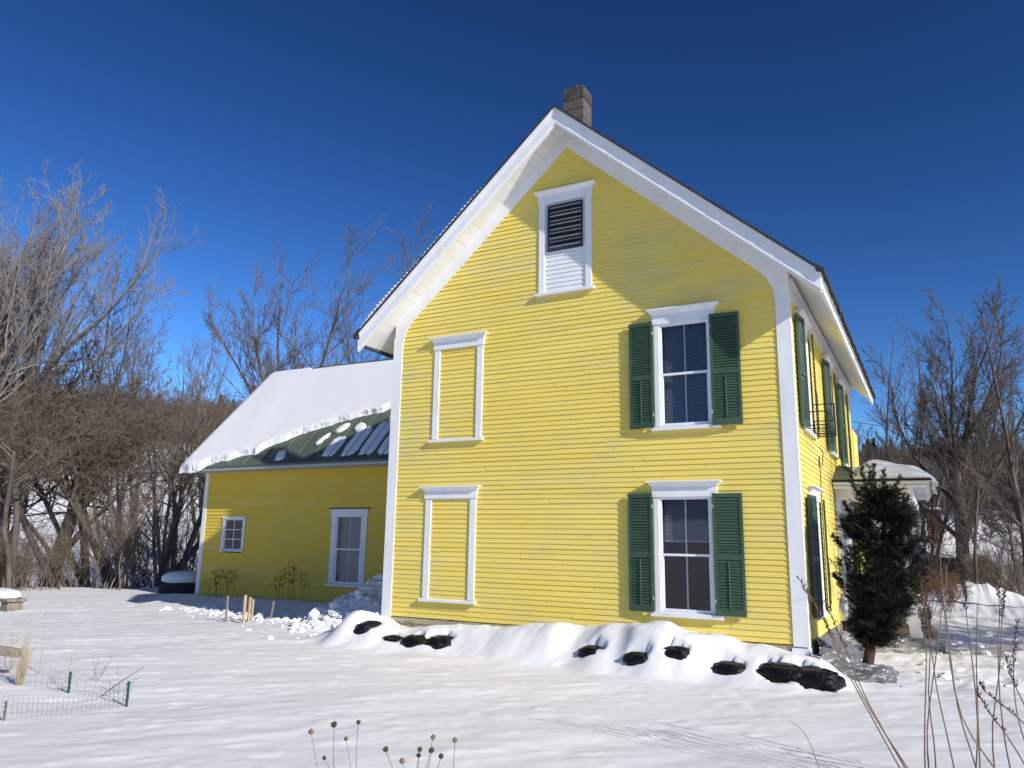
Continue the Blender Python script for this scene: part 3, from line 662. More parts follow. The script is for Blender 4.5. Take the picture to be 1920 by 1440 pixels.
post(8.45, PY+.12, .05, -.01, 2.2)
mb = MB(Th); mb.box(HW+.02, HW+.10, PY-.02, PY+.14, -.01, 2.2); mb.build('porch_pilaster', m_trim, house, bevel=.004)
mb = MB(Th); mb.box(HW+.02, HW+.13, 4.98, 5.05, 0, 2.16); mb.box(HW+.02, HW+.13, 6.0, 6.07, 0, 2.16); mb.box(HW+.02, HW+.13, 4.98, 6.07, 2.161, 2.28); mb.box(HW-.03, HW+.02, 5.06, 5.99, 0, 2.15); mb.build('front_door', m_trim, house)
E0, E1, EY0, EY1 = HW, 8.96, 4.12, 9.1
mb = MB(Th); mb.box(HW+.031, PX, PY, PY+.12, 2.20, 2.46); mb.box(PX-.12, PX, PY+.121, 8.7, 2.20, 2.46); mb.box(HW+.031, E1-.04, EY0+.04, 8.9, 2.462, 2.48)
mb.build('porch_beam', m_trim, house, bevel=.004)
mb = MB(Th)
for (o, z0, z1) in ((.0, 2.535, 2.575), (.03, 2.50, 2.534), (.07, 2.43, 2.499)):
    mb.box(HW+.031, E1-o, EY0+o, EY0+o+.03, z0, z1); mb.box(E1-o-.03, E1-o, EY0+o+.031, EY1-o, z0, z1)
mb.build('porch_fascia', m_trim, house)
mb = MB(Th); zr0, zr1 = 2.58, 2.99
A = [(HW+.031, EY0-.03, zr0), (E1+.03, EY0-.03, zr0), (E1+.03, EY1, zr0), (HW+.031, EY1, zr0)]; B = [(HW+.031, EY0+1.25, zr1), (HW+.06, EY0+1.25, zr1), (HW+.06, EY1-.9, zr1), (HW+.031, EY1-.9, zr1)]
mb.hexa(A+B); pr = mb.build('porch_roof', m_gmetal, house)
mb = MB(Th); mb.box(HW+.031, E1+.034, EY0-.035, EY0-.031, zr0-.03, zr0+.012); mb.tube([(HW+.55, EY0-.02, zr0+.02), (HW+.10, EY0+1.2, zr1+.01)], .014, 4); mb.build('drip_edge', m_iron, pr)
def f_p(A, B):
    x = 7.66+A*1.38; y = EY0-.02+B*4.4
    zx = 2.58+.41*np.minimum(np.clip((E1+.03-x)/1.7, -.1, 1), np.clip((y-EY0)/1.25, 0, 1))
    x = x+.06*vnoise(y*2, A*3, 3)
    return x, y, zx
def t_p(A, B):
    return .02+.11*sst(0, .28, A+.05*vnoise(B*9, A*2, 5))*(1-sst(.72, 1.0, A))*(.75+.25*sst(0, .06, B))+.035*vnoise(A*3+2, B*7, 6)*sst(0, .1, A)*(1-sst(.9, 1, A))*sst(0, .04, B)+.06*sst(.05, .2, A)*(1-sst(.93, 1, A))
slab('roof_snow', f_p, 70, 120, t_p, 'rounded heap of snow on the small porch roof')
for k, (x, l, lb) in enumerate([(8.98, .10, 'left one of the three icicles at the porch corner'), (9.02, .16, 'longest, middle icicle at the porch corner'), (9.06, .08, 'shortest, outermost icicle at the porch corner')]):
    mb = MB(); mb.tube([(x, 4.15+.05*k, 2.60), (x, 4.15+.05*k, 2.60-l)], [.012, .002], 5); o = mb.build('icicle', m_vinyl, None, smooth=True)
    tag(o, lb, 'icicle', 'icicles on the porch corner')

# iron bracket with lamp and cable on the side wall
br = empty('iron_bracket', (7.35, 1.6, 3.1), 'black iron flower box bracket fixed below a side wall upper window', 'bracket')
mb = MB(lambda x, y, z: (x-7.35, y-1.6, z-3.1)); r = .009
x0, x1, y0, y1, z0, z1 = 7.36, 7.68, .75, 1.75, 3.12, 3.38
for z in (z0, z0+.05, z1): mb.tube([(x0, y0, z), (x1, y0, z), (x1, y1, z), (x0, y1, z)], r, 4)
for (x, y) in ((x1, y0), (x1, y1), (x0, y0), (x0, y1)): mb.tube([(x, y, z0), (x, y, z1+(.28 if (x, y) == (x1, y1) else 0))], r*1.2, 4)
mb.tube([(x1, y1, z1+.28), (x0, y1, z1+.28)], r, 4)
for k in range(1, 5): mb.tube([(x0, y0+k*.2, z0), (x1, y0+k*.2, z0)], r*.7, 4)
mb.build('frame', m_iron, br)
mb = MB(); mb.tube([(7.36, 2.1, 3.0), (7.42, 2.15, 2.9), (7.45, 1.7, 2.65), (7.42, 1.5, 2.6), (7.37, 1.9, 2.72), (7.36, 2.12, 2.85), (7.355, 2.12, 2.0), (7.35, 2.1, .3)], .007, 4)
tag(mb.build('cable', m_iron, None), 'thin dark cable hanging in a loop down the side wall', 'cable')

# ------------------------------------------------------------------ plastic, bags, boards
def blob(name, loc, rad, mtl, label, cat, group=None, seed=0, amp=.12, freq=3, rz_=0, squash=1.0, flat=0):
    bm = bmesh.new(); bmesh.ops.create_icosphere(bm, subdivisions=4, radius=1); V = np.array([v.co[:] for v in bm.verts])
    n = fbm(V[:, 0]*freq+seed*3.1, V[:, 2]*freq+V[:, 1]*freq*1.7, seed, 4)+.5*fbm(V[:, 1]*freq*2+9, V[:, 2]*freq*3, seed+4, 3)
    V = V*(1+amp*n[:, None]); V = np.sign(V)*np.abs(V)**squash; V = V*np.array(rad)
    if flat: V[:, 2] = np.maximum(V[:, 2], -rad[2]*flat)
    for v, c in zip(bm.verts, V): v.co = c
    me = bpy.data.meshes.new(name); bm.to_mesh(me); bm.free(); me.polygons.foreach_set('use_smooth', [True]*len(me.polygons))
    o = link(name, me, mtl); o.location = loc; o.rotation_euler = (0, 0, rz_); return tag(o, label, cat, group)
G = 'black plastic bags banked along the gable wall'
for i, (b, p) in enumerate(zip(bags, BP)):
    big = i >= 8
    blob('garbage_bag', (p[0], p[1]+b[4]*.6, p[2]-(.105 if not big else .10)), (b[3]*1.25, b[4]*(2.0 if not big else 1.3)+.06, b[4]*(1.0 if not big else .75)+.05), m_bag, b[5], 'bag', G, i, .16, 2.2, random.uniform(-.15, .15), .85)

def sheet(name, f, nu, nv, mtl, label, cat, seed=0, amp=.05):
    A, B = np.meshgrid(np.linspace(0, 1, nu), np.linspace(0, 1, nv)); X, Y, Z = f(A, B)
    n = amp*fbm(A*5+B*3, B*4, seed, 4)
    P = np.stack([X+n, Y-n, Z+n*.5], -1).reshape(-1, 3); i = np.arange(nu*nv).reshape(nv, nu)
    F = np.stack([i[:-1, :-1], i[:-1, 1:], i[1:, 1:], i[1:, :-1]], -1).reshape(-1, 4)
    return tag(link(name, fast_mesh(name, P, F), mtl), label, cat)
sheet('plastic_sheet', lambda A, B: (7.45+A*.95+.0*B, -.55+A*.35+.55*(1-B)*(.4+A*.2)-.2*B+.25, -.42+(.42-.30*A+.04*np.sin(A*9))*(1-B)), 60, 30, m_sheet, 'shiny grey plastic sheet draped over the last bags at the house corner', 'plastic sheet', 3, .10)
sheet('plastic_sheet', lambda A, B: (7.36+A*1.62, 3.4+.85*A-.55*B*0-.25*B, -.12-.08*A-.30*B), 60, 30, m_clear, 'dusty pale plastic sheet stretched along the base below the porch step', 'plastic sheet', 5, .10)
sheet('plastic_sheet', lambda A, B: (7.34+.55*B, .35+2.3*A, .02-.44*B+.1*np.sin(A*6)*(1-B)*0), 50, 30, m_sheet, 'grey plastic sheet leaning on the base of the side wall behind the yew', 'plastic sheet', 7, .10)
mb = MB(); p = on(1706, 1190, 1, 4.35)
mb.box(-.10, .10, -.02, .02, 0, .62); o = mb.build('white_board', m_trim, None, bevel=.004); o.location = (p[0]+.12, 4.15, -.21); o.rotation_euler = (0, R(-4), 0)
tag(o, 'short white board standing upright at the outer end of the porch step', 'board')
mb = MB(); mb.box(-.09, .09, -.09, .09, 0, .34); o = mb.build('wood_block', m_wood, None, bevel=.01); o.location = (p[0]+.36, 4.3, -.40); tag(o, 'weathered wood block beside the white board at the porch step', 'block')

# ------------------------------------------------------------------ stakes
G = 'wooden stakes in the snow before the side wing'
for (u, vb, vt, y, tk, m_, lx, lab) in [
    (422, 1178, 1122, .3, .018, m_stakeg, 0, 'leftmost grey stake standing apart in the snow'),
    (455, 1181, 1121, .3, .024, m_stake, 0, 'tallest and leftmost of the three close wooden stakes'),
    (463.5, 1180, 1125, .45, .022, m_stake, .02, 'middle one of the three close wooden stakes, slightly tilted'),
    (470, 1177, 1129, .6, .020, m_stake, .01, 'rightmost and shortest of the three close wooden stakes'),
    (505, 1176, 1132, 1.0, .018, m_stakeg, .07, 'dark leaning stake at the edge of the house shadow')]:
    b = on(u, vb, 1, y); t = on(u, vt, 1, y); g = gz(b[0], y)
    mb = MB(); h = t[2]-g+.06; mb.hexa([(-tk, -tk, -.1), (tk, -tk, -.1), (tk, tk, -.1), (-tk, tk, -.1), (lx-tk, -tk, h), (lx+tk, -tk, h), (lx+tk, tk, h), (lx-tk, tk, h)])
    o = mb.build('wooden_stake', m_, None, bevel=.003); o.location = (b[0], y, g); tag(o, lab, 'stake', G)

# chunks of shovelled snow
def chunks(spots, name, label, seed):
    bm = bmesh.new(); bmesh.ops.create_icosphere(bm, subdivisions=1, radius=1); V0 = np.array([v.co[:] for v in bm.verts]); F0 = np.array([[v.index for v in f.verts] for f in bm.faces]); bm.free()
    rs = np.random.RandomState(seed); Vs = []; Fs = []
    for k, (x, y, s) in enumerate(spots):
        d = V0*(1+.28*rs.randn(len(V0), 1)*.8)*np.array([rs.uniform(.7, 1.3), rs.uniform(.7, 1.3), rs.uniform(.45, .8)])*s
        a = rs.uniform(0, 6.28); c, s_ = math.cos(a), math.sin(a); d = np.stack([d[:, 0]*c-d[:, 1]*s_, d[:, 0]*s_+d[:, 1]*c, d[:, 2]], -1)
        Vs.append(d+np.array([x, y, gz(x, y)+s*.15])); Fs.append(F0+k*len(V0))
    tag(link(name, fast_mesh(name, np.concatenate(Vs), np.concatenate(Fs), False), m_snow), label, 'snow', kind='stuff')
rs = np.random.RandomState(4); sp = []
for k in range(420):
    x = rs.uniform(-8, -.6); y = .25+.33*(-x-1)+rs.normal(0, .42); sp.append((x, y, abs(rs.normal(0, .035))+.012))
for k in range(260):
    a = rs.uniform(0, 6.28); r = abs(rs.normal(0, 1.0)); x, y = -1.3+r*math.cos(a), 1.3+r*1.2*math.sin(a)
    if x < -.1: sp.append((x, y, abs(rs.normal(0, .055))+.02))
sp += [(-2.35, 1.0, .14), (-1.75, .75, .15), (-2.9, 1.1, .09), (-3.2, .95, .08), (-1.2, .5, .1)]
chunks(sp, 'snow_chunks', 'churned lumps of shovelled snow between the stakes and the house corner', 5)
rs = np.random.RandomState(8); sp = [(rs.uniform(8.6, 12), rs.uniform(.5, 9), abs(rs.normal(0, .03))+.01) for k in range(260)]
chunks(sp, 'snow_chunks', 'small icy lumps scattered on the trodden snow right of the porch', 9)

# ------------------------------------------------------------------ trees
def grow(seed, base, levels):
    """base: list of (p0, dir, L, r); levels: list of dict. returns [(P (N,m+1,3), Rad (N,m+1))]"""
    rs = np.random.RandomState(seed)
    def poly(p, d, L, r, m, wob, up, tip):
        N = len(p); P = [p]; R_ = [r]; d = d.copy()
        for k in range(m):
            d = d+rs.randn(N, 3)*wob; d[:, 2] += up; d /= np.linalg.norm(d, axis=1, keepdims=True)
            P.append(P[-1]+d*(L/m)[:, None]); R_.append(r*(1-(1-tip)*((k+1)/m)))
        return np.stack(P, 1), np.stack(R_, 1)
    b0 = levels[0]
    p = np.array([q[0] for q in base], float); d = np.array([q[1] for q in base], float); d /= np.linalg.norm(d, axis=1, keepdims=True)
    L = np.array([q[2] for q in base], float); r = np.array([q[3] for q in base], float)
    P, Rr = poly(p, d, L, r, b0['m'], b0['wob'], b0['up'], b0['tip']); out = [(P, Rr)]
    for lv in levels[1:]:
        N, m1, _ = P.shape; c = lv['n']; t = (np.arange(c)[None]+rs.rand(N, c))/c; t = lv['t0']+(1-lv['t0'])*t
        f = t*(m1-1); i = np.minimum(f.astype(int), m1-2); fr = f-i; ar = np.arange(N)[:, None]
        q = P[ar, i]*(1-fr)[..., None]+P[ar, i+1]*fr[..., None]; tan = P[ar, i+1]-P[ar, i]; tan /= np.linalg.norm(tan, axis=-1, keepdims=True)
        rad = Rr[ar, i]*(1-fr)+Rr[ar, i+1]*fr
        v = rs.randn(N, c, 3); v[..., 2] += lv.get('bias', 0); v -= (v*tan).sum(-1, keepdims=True)*tan; v /= np.linalg.norm(v, axis=-1, keepdims=True)
        a = np.radians(lv['ang']+rs.randn(N, c)*lv.get('dang', 10)); d = tan*np.cos(a)[..., None]+v*np.sin(a)[..., None]
        Lc = L[:, None]*lv['len']*(1-lv.get('taper', .5)*t)*rs.uniform(.6, 1.25, (N, c)); rc = np.maximum(rad*lv['rr'], lv.get('rmin', .004))
        p = q.reshape(-1, 3); d = d.reshape(-1, 3); L = Lc.ravel(); r = rc.ravel()
        P, Rr = poly(p, d, L, r, lv['m'], lv['wob'], lv['up'], lv['tip']); out.append((P, Rr))
    return out
def tubes(sets):
    Vs = []; Fs = []; o = 0
    for P, Rr, n in sets:
        N, m1, _ = P.shape; d = np.gradient(P, axis=1); d /= np.linalg.norm(d, axis=-1, keepdims=True)+1e-9
        ref = np.where(np.abs(d[..., 2:3]) > .8, np.array([1., .1, 0]), np.array([.1, .05, 1.])); a = np.cross(d, ref); a /= np.linalg.norm(a, axis=-1, keepdims=True); b = np.cross(d, a)
        th = 2*np.pi*np.arange(n)/n
        V = P[:, :, None]+(a[:, :, None]*np.cos(th)[None, None, :, None]+b[:, :, None]*np.sin(th)[None, None, :, None])*Rr[:, :, None, None]
        i = (np.arange(N*m1*n)+o).reshape(N, m1, n); j = np.roll(i, -1, 2)
        Fs.append(np.stack([i[:, :-1], j[:, :-1], j[:, 1:], i[:, 1:]], -1).reshape(-1, 4)); Vs.append(V.reshape(-1, 3)); o += V.size//3
    return np.concatenate(Vs), np.concatenate(Fs)
K = dict
def L_(n, ln, ang, m=4, wob=.12, up=.03, tip=.35, t0=.2, rr=.55, rmin=.006, taper=.5, dang=12, bias=.3): return K(n=n, len=ln, ang=ang, m=m, wob=wob, up=up, tip=tip, t0=t0, rr=rr, rmin=rmin, taper=taper, dang=dang, bias=bias)
STY = {   # unit height trees scaled by h; base list in units of h
 'spread': lambda h, rs: ([((0, 0, -.03*h), (.05*rs.randn(), .05*rs.randn(), 1), .42*h, .020*h)], [K(m=6, wob=.05, up=.0, tip=.75), L_(12, 1.3, 34, 10, .09, .06, .12, .35, .45, taper=.3), L_(16, .40, 36, 6, .11, .08, .3, .15, .40), L_(11, .42, 36, 4, .14, .07, .4, .1, .5), L_(7, .5, 34, 3, .16, .06, .4, .08, .7)]),
 'tall': lambda h, rs: ([((0, 0, -.03*h), (.04*rs.randn(), .04*rs.randn(), 1), .97*h, .013*h)], [K(m=14, wob=.035, up=.03, tip=.12), L_(26, .40, 38, 6, .09, .07, .2, .2, .42, taper=.75), L_(10, .42, 34, 4, .12, .05, .4, .15, .5), L_(8, .5, 34, 3, .15, .04, .4, .1, .7)]),
 'fork': lambda h, rs: ([((.15*rs.randn(), .15*rs.randn(), -.03*h), (.26*rs.randn(), .26*rs.randn(), 1), rs.uniform(.75, .98)*h, .010*h) for k in range(5)], [K(m=10, wob=.06, up=.05, tip=.12), L_(14, .34, 34, 6, .1, .08, .2, .28, .42, taper=.6), L_(9, .45, 34, 4, .13, .07, .4, .12, .5), L_(8, .5, 32, 3, .16, .05, .4, .1, .7)]),
 'apple': lambda h, rs: ([((0, 0, -.05*h), (.3*rs.randn(), .3*rs.randn(), 1), .58*h, .0145*h), ((.1, .1, -.05*h), (.35*rs.randn(), .35*rs.randn(), 1), .55*h, .011*h)], [K(m=6, wob=.1, up=.0, tip=.6), L_(8, .85, 50, 8, .15, .035, .25, .66, .5, taper=.2), L_(9, .5, 55, 6, .2, .01, .35, .15, .5), L_(8, .6, 48, 5, .22, -.02, .45, .1, .55), L_(5, .6, 42, 3, .25, -.03, .5, .1, .7)]),
 'bush': lambda h, rs: ([((.12*h*rs.randn(), .12*h*rs.randn(), -.03*h), (.28*rs.randn(), .28*rs.randn(), 1), rs.uniform(.6, 1)*h, .007*h) for k in range(13)], [K(m=7, wob=.09, up=.01, tip=.25), L_(10, .4, 35, 4, .15, .02, .4, .25, .5, rmin=.005, taper=.4), L_(7, .5, 38, 3, .2, .0, .5, .1, .6, rmin=.005)]),
}
CACHE = {}
def tree(name, sty, x, y, h, label, group=None, seed=1, tw=None, bark=None, cat='tree', lean=(0, 0), rz_=0, cache=None, sx=1, zb=None, tmin=1.0):
    tw = tw or m_twig; bark = bark or m_bark
    z = gz(x, y) if zb is None else zb
    root = empty(name, (x, y, z), label, cat, group, rz=rz_); root.scale = (sx, sx, 1)
    key = cache
    if key and key in CACHE:
        mt, mc = CACHE[key]; sc = h/CACHE[key+'h']; root.scale = (sc*sx, sc*sx, sc)
    else:
        rs = np.random.RandomState(seed); base, lv = STY[sty](h, rs)
        for l in lv[1:]: l['rmin'] = l.get('rmin', .006)*tmin
        S = grow(seed, base, lv)
        hm = np.percentile(S[-1][0][..., 2], 99.7); kz = h/hm; kx = min(kz, 1.25)
        for P, r_ in S: P[..., 2] *= kz; P[..., :2] *= kx; r_ *= min(kz, 1.15)
        if lean != (0, 0):
            for P, _ in S: P[..., 0] += lean[0]*P[..., 2]; P[..., 1] += lean[1]*P[..., 2]
        k = 1 if sty in ('bush',) else 2
        mt = fast_mesh('trunk', *tubes([(P, r, 8 if i == 0 else 5) for i, (P, r) in enumerate(S[:k])]))
        mc = fast_mesh('crown', *tubes([(P, r, 4 if i == 0 else 3) for i, (P, r) in enumerate(S[k:])]))
        mt.materials.append(bark); mc.materials.append(tw)
        if key: CACHE[key] = (mt, mc); CACHE[key+'h'] = h
    link('trunk', mt, bark, root); link('crown', mc, tw, root)
    return root
def spot(u, vtop, rho, zb=None):                # column in the photograph + distance -> place and height of a tree
    d = ray(u, vtop); k = rho/math.hypot(d[0], d[1]); p = CP+d*k
    g = gz(p[0], p[1]); return p[0], p[1], max(p[2]-g, .5)
def plant(name, sty, u, vtop, rho, label, seed, **kw):
    x, y, h = spot(u, vtop, rho); return tree(name, sty, x, y, h, label, seed=seed, **kw)
GL = 'bare trees beyond the left side of the yard'
plant('bare_tree', 'spread', -5, 310, 31, 'tallest pale bare tree filling the left edge of the sky', 11, tw=m_twigp, group=GL, sx=.88, tmin=1.25)
plant('bare_tree', 'spread', 48, 345, 34, 'second tallest pale bare tree, overlapping the tallest one', 10, tw=m_twigp, group=GL, sx=.8, tmin=1.3)
plant('bare_tree', 'fork', 800, 470, 43, 'bare tree mostly hidden behind the left roof slope of the tall house', 9, tw=m_twig, group=GL, tmin=1.5)
plant('bare_tree', 'spread', 95, 400, 36, 'pale bare tree just right of the tallest tree at the left edge', 12, tw=m_twigp, group=GL, sx=.8, tmin=1.2)
plant('bare_tree', 'spread', 165, 545, 34, 'bare tree whose long limb reaches alone to the right above the thicket', 13, tw=m_twig, group=GL, lean=(.12, 0))
plant('bare_tree', 'fork', 280, 575, 50, 'brushy skyline tree, left of the two round ones left of the wing roof', 14, tw=m_twig, group=GL, sx=.75, tmin=1.4)
plant('bare_tree', 'fork', 360, 583, 52, 'brushy skyline tree, right of the two round ones left of the wing roof', 15, tw=m_twig, group=GL, sx=.75, tmin=1.4)
plant('bare_tree', 'fork', 440, 622, 60, 'small skyline tree between the round pair and the wing roof ridge', 16, tw=m_twig, group=GL, tmin=1.4)
plant('bare_tree', 'spread', 590, 508, 42, 'bare tree standing behind the left half of the wing roof ridge', 17, tw=m_twig, group=GL, sx=.95, tmin=1.5)
plant('bare_tree', 'spread', 745, 450, 40, 'large bare tree rising behind the left eave of the tall house', 18, tw=m_twig, group=GL, tmin=1.5)
plant('bare_tree', 'fork', 690, 600, 55, 'bare tree between the two trees behind the wing roof', 19, tw=m_twig, group=GL, tmin=1.4)
GA = 'dense brown brush trees behind the yard on the left'
for i, (u, vt, rho, ln, lab) in enumerate([
    (15, 640, 33, .3, 'dense brown brush tree at the far left edge of the thicket'),
    (75, 690, 30, .35, 'thick leaning old trunk with tangled crown near the left edge'),
    (130, 650, 34, 0, 'tangled brush tree right of the thick leaning trunk'),
    (180, 700, 33, 0, 'brush tree with a forked trunk in the left half of the thicket'),
    (225, 660, 34, 0, 'brush tree in the middle of the thicket'),
    (278, 680, 33, 0, 'brush tree right of the middle of the thicket'),
    (318, 700, 34, 0, 'brush tree two left of the wing wall'),
    (362, 720, 32, .12, 'brush tree with a bent trunk next to the wing wall')]):
    plant('brush_tree', 'apple', u, vt, rho, lab, 30+i, group=GA, lean=(ln, 0), tw=m_twig, bark=m_barkd, sx=1.0)
GB = 'bare thicket bushes at the left yard edge'
for i, (u, vt, rho, lab) in enumerate([
    (10, 960, 31, 'bare bush at the very left edge of the yard crest'), (60, 985, 30.5, 'bare bush below the thick leaning trunk'), (105, 1000, 31, 'low bare bush between the leaning trunk and forked tree'),
    (150, 940, 33, 'tall bare bush at the foot of the forked brush tree'), (205, 930, 32, 'bare bush left of the dense stem clump'), (250, 900, 31, 'dense many stemmed bush left of the dark pile'),
    (275, 880, 31.5, 'second many stemmed bush, closest to the dark pile'), (330, 920, 36, 'bare bush behind the snow capped dark pile'), (370, 900, 38, 'bare bush directly left of the wing corner')]):
    plant('bare_bush', 'bush', u, vt, rho, lab, 50+i, group=GB, cat='bush', tw=m_twig, bark=m_twig)
GR = 'bare trees beyond the porch on the right'
plant('bare_tree', 'spread', 1765, 606, 33, 'broad many limbed bare maple right of the porch', 71, tw=m_twigd, bark=m_barkd, group=GR, sx=1.0, tmin=1.2)
plant('bare_tree', 'tall', 1862, 535, 27, 'tallest slender bare tree near the right edge', 72, tw=m_twigd, bark=m_barkd, group=GR, sx=.8)
plant('bare_tree', 'fork', 1655, 610, 45, 'bare tree seen against the sky just right of the roof eave', 73, tw=m_twigd, bark=m_barkd, group=GR, sx=.8)
plant('bare_tree', 'spread', 1915, 720, 36, 'bare tree cut off by the right edge of the picture', 74, tw=m_twigd, bark=m_barkd, group=GR)
plant('bare_tree', 'fork', 1700, 760, 38, 'smaller forked bare tree behind the yew', 75, tw=m_twigd, bark=m_barkd, group=GR)
plant('bare_tree', 'tall', 1800, 800, 30, 'thin straight tree between the maple and the tallest slender tree', 76, tw=m_twigd, bark=m_barkd, group=GR)
plant('bare_tree', 'fork', 1620, 700, 60, 'distant bare tree just right of the side wall', 77, tw=m_twigd, bark=m_barkd, group=GR)
plant('bare_tree', 'apple', 1885, 880, 32, 'low twisted brush tree at the right edge', 78, tw=m_twigd, bark=m_barkd, group=GR)
GC = 'bushes beyond the drive on the right'
for i, (u, vt, rho, tw_, lab) in enumerate([
    (1735, 1050, 24, m_twigr, 'reddish brown vine covered bush right of the yew'), (1772, 1062, 25, m_twigr, 'second reddish brown bush below the brick chimney'),
    (1830, 1010, 31, m_twig, 'grey bare bush behind the snow bank'), (1870, 990, 33, m_twig, 'grey bare bush left of the picture edge'), (1910, 1000, 30, m_twig, 'grey bare bush at the right picture edge')]):
    plant('bare_bush', 'bush', u, vt, rho, lab, 90+i, group=GC, cat='bush', tw=tw_, bark=tw_)
# trees right of the frame whose shadows dapple the side wall and drive
tree('bare_tree', 'spread', 22.5, .0, 14.5, 'bare yard tree standing right of the drive, outside the picture', seed=101, tw=m_twig)
tree('bare_tree', 'fork', 26.5, 5.5, 15, 'forked bare tree behind the one right of the drive, outside the picture', seed=102, tw=m_twig)

# undergrowth along the bank (uncountable)
def brush_mass(name, label, pts, hs, mtl, seed, nst=14):
    rs = np.random.RandomState(seed); T = []
    for s in range(5):
        base = [((.35*rs.randn(), .35*rs.randn(), -.05), (.35*rs.randn(), .35*rs.randn(), 1), rs.uniform(.5, 1), .0055) for k in range(nst)]
        S = grow(seed+s, base, [K(m=4, wob=.12, up=.0, tip=.3), L_(6, .45, 38, 3, .2, .0, .5, .2, .7, rmin=.0035)]); T.append(tubes([(P, r, 3) for P, r in S]))
    Vs = []; Fs = []; o = 0
    Z = ground(pts[:, 0], pts[:, 1])[0]
    for k in range(len(pts)):
        V, F = T[k % 5]; a = rs.uniform(0, 6.28); c, s_ = math.cos(a), math.sin(a); h = hs[k]
        V2 = np.stack([(V[:, 0]*c-V[:, 1]*s_)*h, (V[:, 0]*s_+V[:, 1]*c)*h, V[:, 2]*h], -1)+np.array([pts[k, 0], pts[k, 1], Z[k]]); Vs.append(V2); Fs.append(F+o); o += len(V)
    tag(link(name, fast_mesh(name, np.concatenate(Vs), np.concatenate(Fs)), mtl), label, 'undergrowth', kind='stuff')
def polar(n, t0, t1, r0, r1, seed):
    rs = np.random.RandomState(seed); t = np.radians(rs.uniform(t0, t1, n)); r = np.sqrt(rs.uniform(r0*r0, r1*r1, n)); return np.stack([CX+r*np.sin(t), CY+r*np.cos(t)], -1)
rs = np.random.RandomState(1)
# view angles: left edge about -62, right edge about +5
P1 = polar(45, -66, -46, 33, 56, 2); brush_mass('undergrowth', 'tangle of thin grey stems on the bank beyond the yard', P1, rs.uniform(1.0, 2.6, len(P1)), m_twig, 3)
P2 = polar(80, -66, -60.5, 31.5, 36, 5); brush_mass('undergrowth', 'brown tangle of vines at the foot of the left trees', P2, rs.uniform(1.0, 2.0, len(P2)), m_twigr, 6, 18)
P3 = polar(90, -9, 9, 33, 60, 7); brush_mass('undergrowth', 'grey brush beyond the drive on the right', P3, rs.uniform(1.5, 4.0, len(P3)), m_twig, 8)

# wooded hill
def forest(name, label, pts, hs, seed, mtl, kind_='dec'):
    rs = np.random.RandomState(seed); T = []
    for s in range(6):
        if kind_ == 'dec':
            base = [((0, 0, 0), (.08*rs.randn(), .08*rs.randn(), 1), .8, .012)]
            S = grow(seed+s, base, [K(m=3, wob=.05, up=.02, tip=.4), L_(11, .55, 38, 2, .1, .05, .3, .25, .5, rmin=.005), L_(6, .45, 38, 2, .15, .03, .4, .2, .6, rmin=.0038)]); T.append(tubes([(P, r, 3) for P, r in S]))
        else:
            Vv = []; Ff = []
            for k in range(90):
                z = .12+.88*(k/90); rr = .2*(1-z)+.015; a = rs.uniform(0, 6.28); w = .07; n0 = len(Vv)
                c, s_ = math.cos(a), math.sin(a); Vv += [(0, 0, z+.05), (c*rr-s_*w, s_*rr+c*w, z-.03), (c*rr*1.2, s_*rr*1.2, z-.06), (c*rr+s_*w, s_*rr-c*w, z-.03)]; Ff.append([n0, n0+1, n0+2, n0+3])
            T.append((np.array(Vv), np.array(Ff)))
    Vs = []; Fs = []; o = 0; Z = ground(pts[:, 0], pts[:, 1])[0]
    for k in range(len(pts)):
        V, F = T[k % 6]; a = rs.uniform(0, 6.28); c, s_ = math.cos(a), math.sin(a); h = hs[k]
        Vs.append(np.stack([(V[:, 0]*c-V[:, 1]*s_)*h, (V[:, 0]*s_+V[:, 1]*c)*h, V[:, 2]*h], -1)+np.array([pts[k, 0], pts[k, 1], Z[k]-.2])); Fs.append(F+o); o += len(V)
    tag(link(name, fast_mesh(name, np.concatenate(Vs), np.concatenate(Fs)), mtl), label, 'forest', kind='stuff')
Pf = np.concatenate([polar(1900, -68, -38, 114, 285, 11), polar(1500, -16, 11, 95, 285, 12)]); forest('hillside_forest', 'bare brown woods covering the far hill', Pf, np.random.RandomState(3).uniform(5.5, 8.5, len(Pf)), 21, m_far)
Pe = np.concatenate([polar(70, -50, -40, 215, 290, 13), polar(60, -16, 11, 170, 290, 14)]); forest('hillside_conifers', 'dark evergreens dotted along the far ridge', Pe, np.random.RandomState(4).uniform(6, 10, len(Pe)), 31, m_ever, 'con')

# ------------------------------------------------------------------ yew in front of the porch
yx, yy_ = 7.97, .35; yz = gz(yx, yy_)
yew = empty('yew_tree', (yx, yy_, yz), 'dark upright yew with a leaning reddish trunk before the porch', 'tree')
S = grow(5, [((0, 0, -.15), (.02, 0, 1), 2.5, .085), ((-.04, 0, -.1), (.18, .1, 1), 2.2, .05)], [K(m=9, wob=.07, up=.02, tip=.25), L_(34, .26, 45, 5, .08, .10, .3, .22, .35, rmin=.008, taper=.35)])
for P, _ in S: P[..., 0] += .14*sst(-.1, .9, P[..., 2])+.06*P[..., 2]
link('trunk', fast_mesh('trunk', *tubes([(P, r, 10 if i == 0 else 5) for i, (P, r) in enumerate(S)])), m_yewb, yew)
rs = np.random.RandomState(6); NC = 230; NP = 42
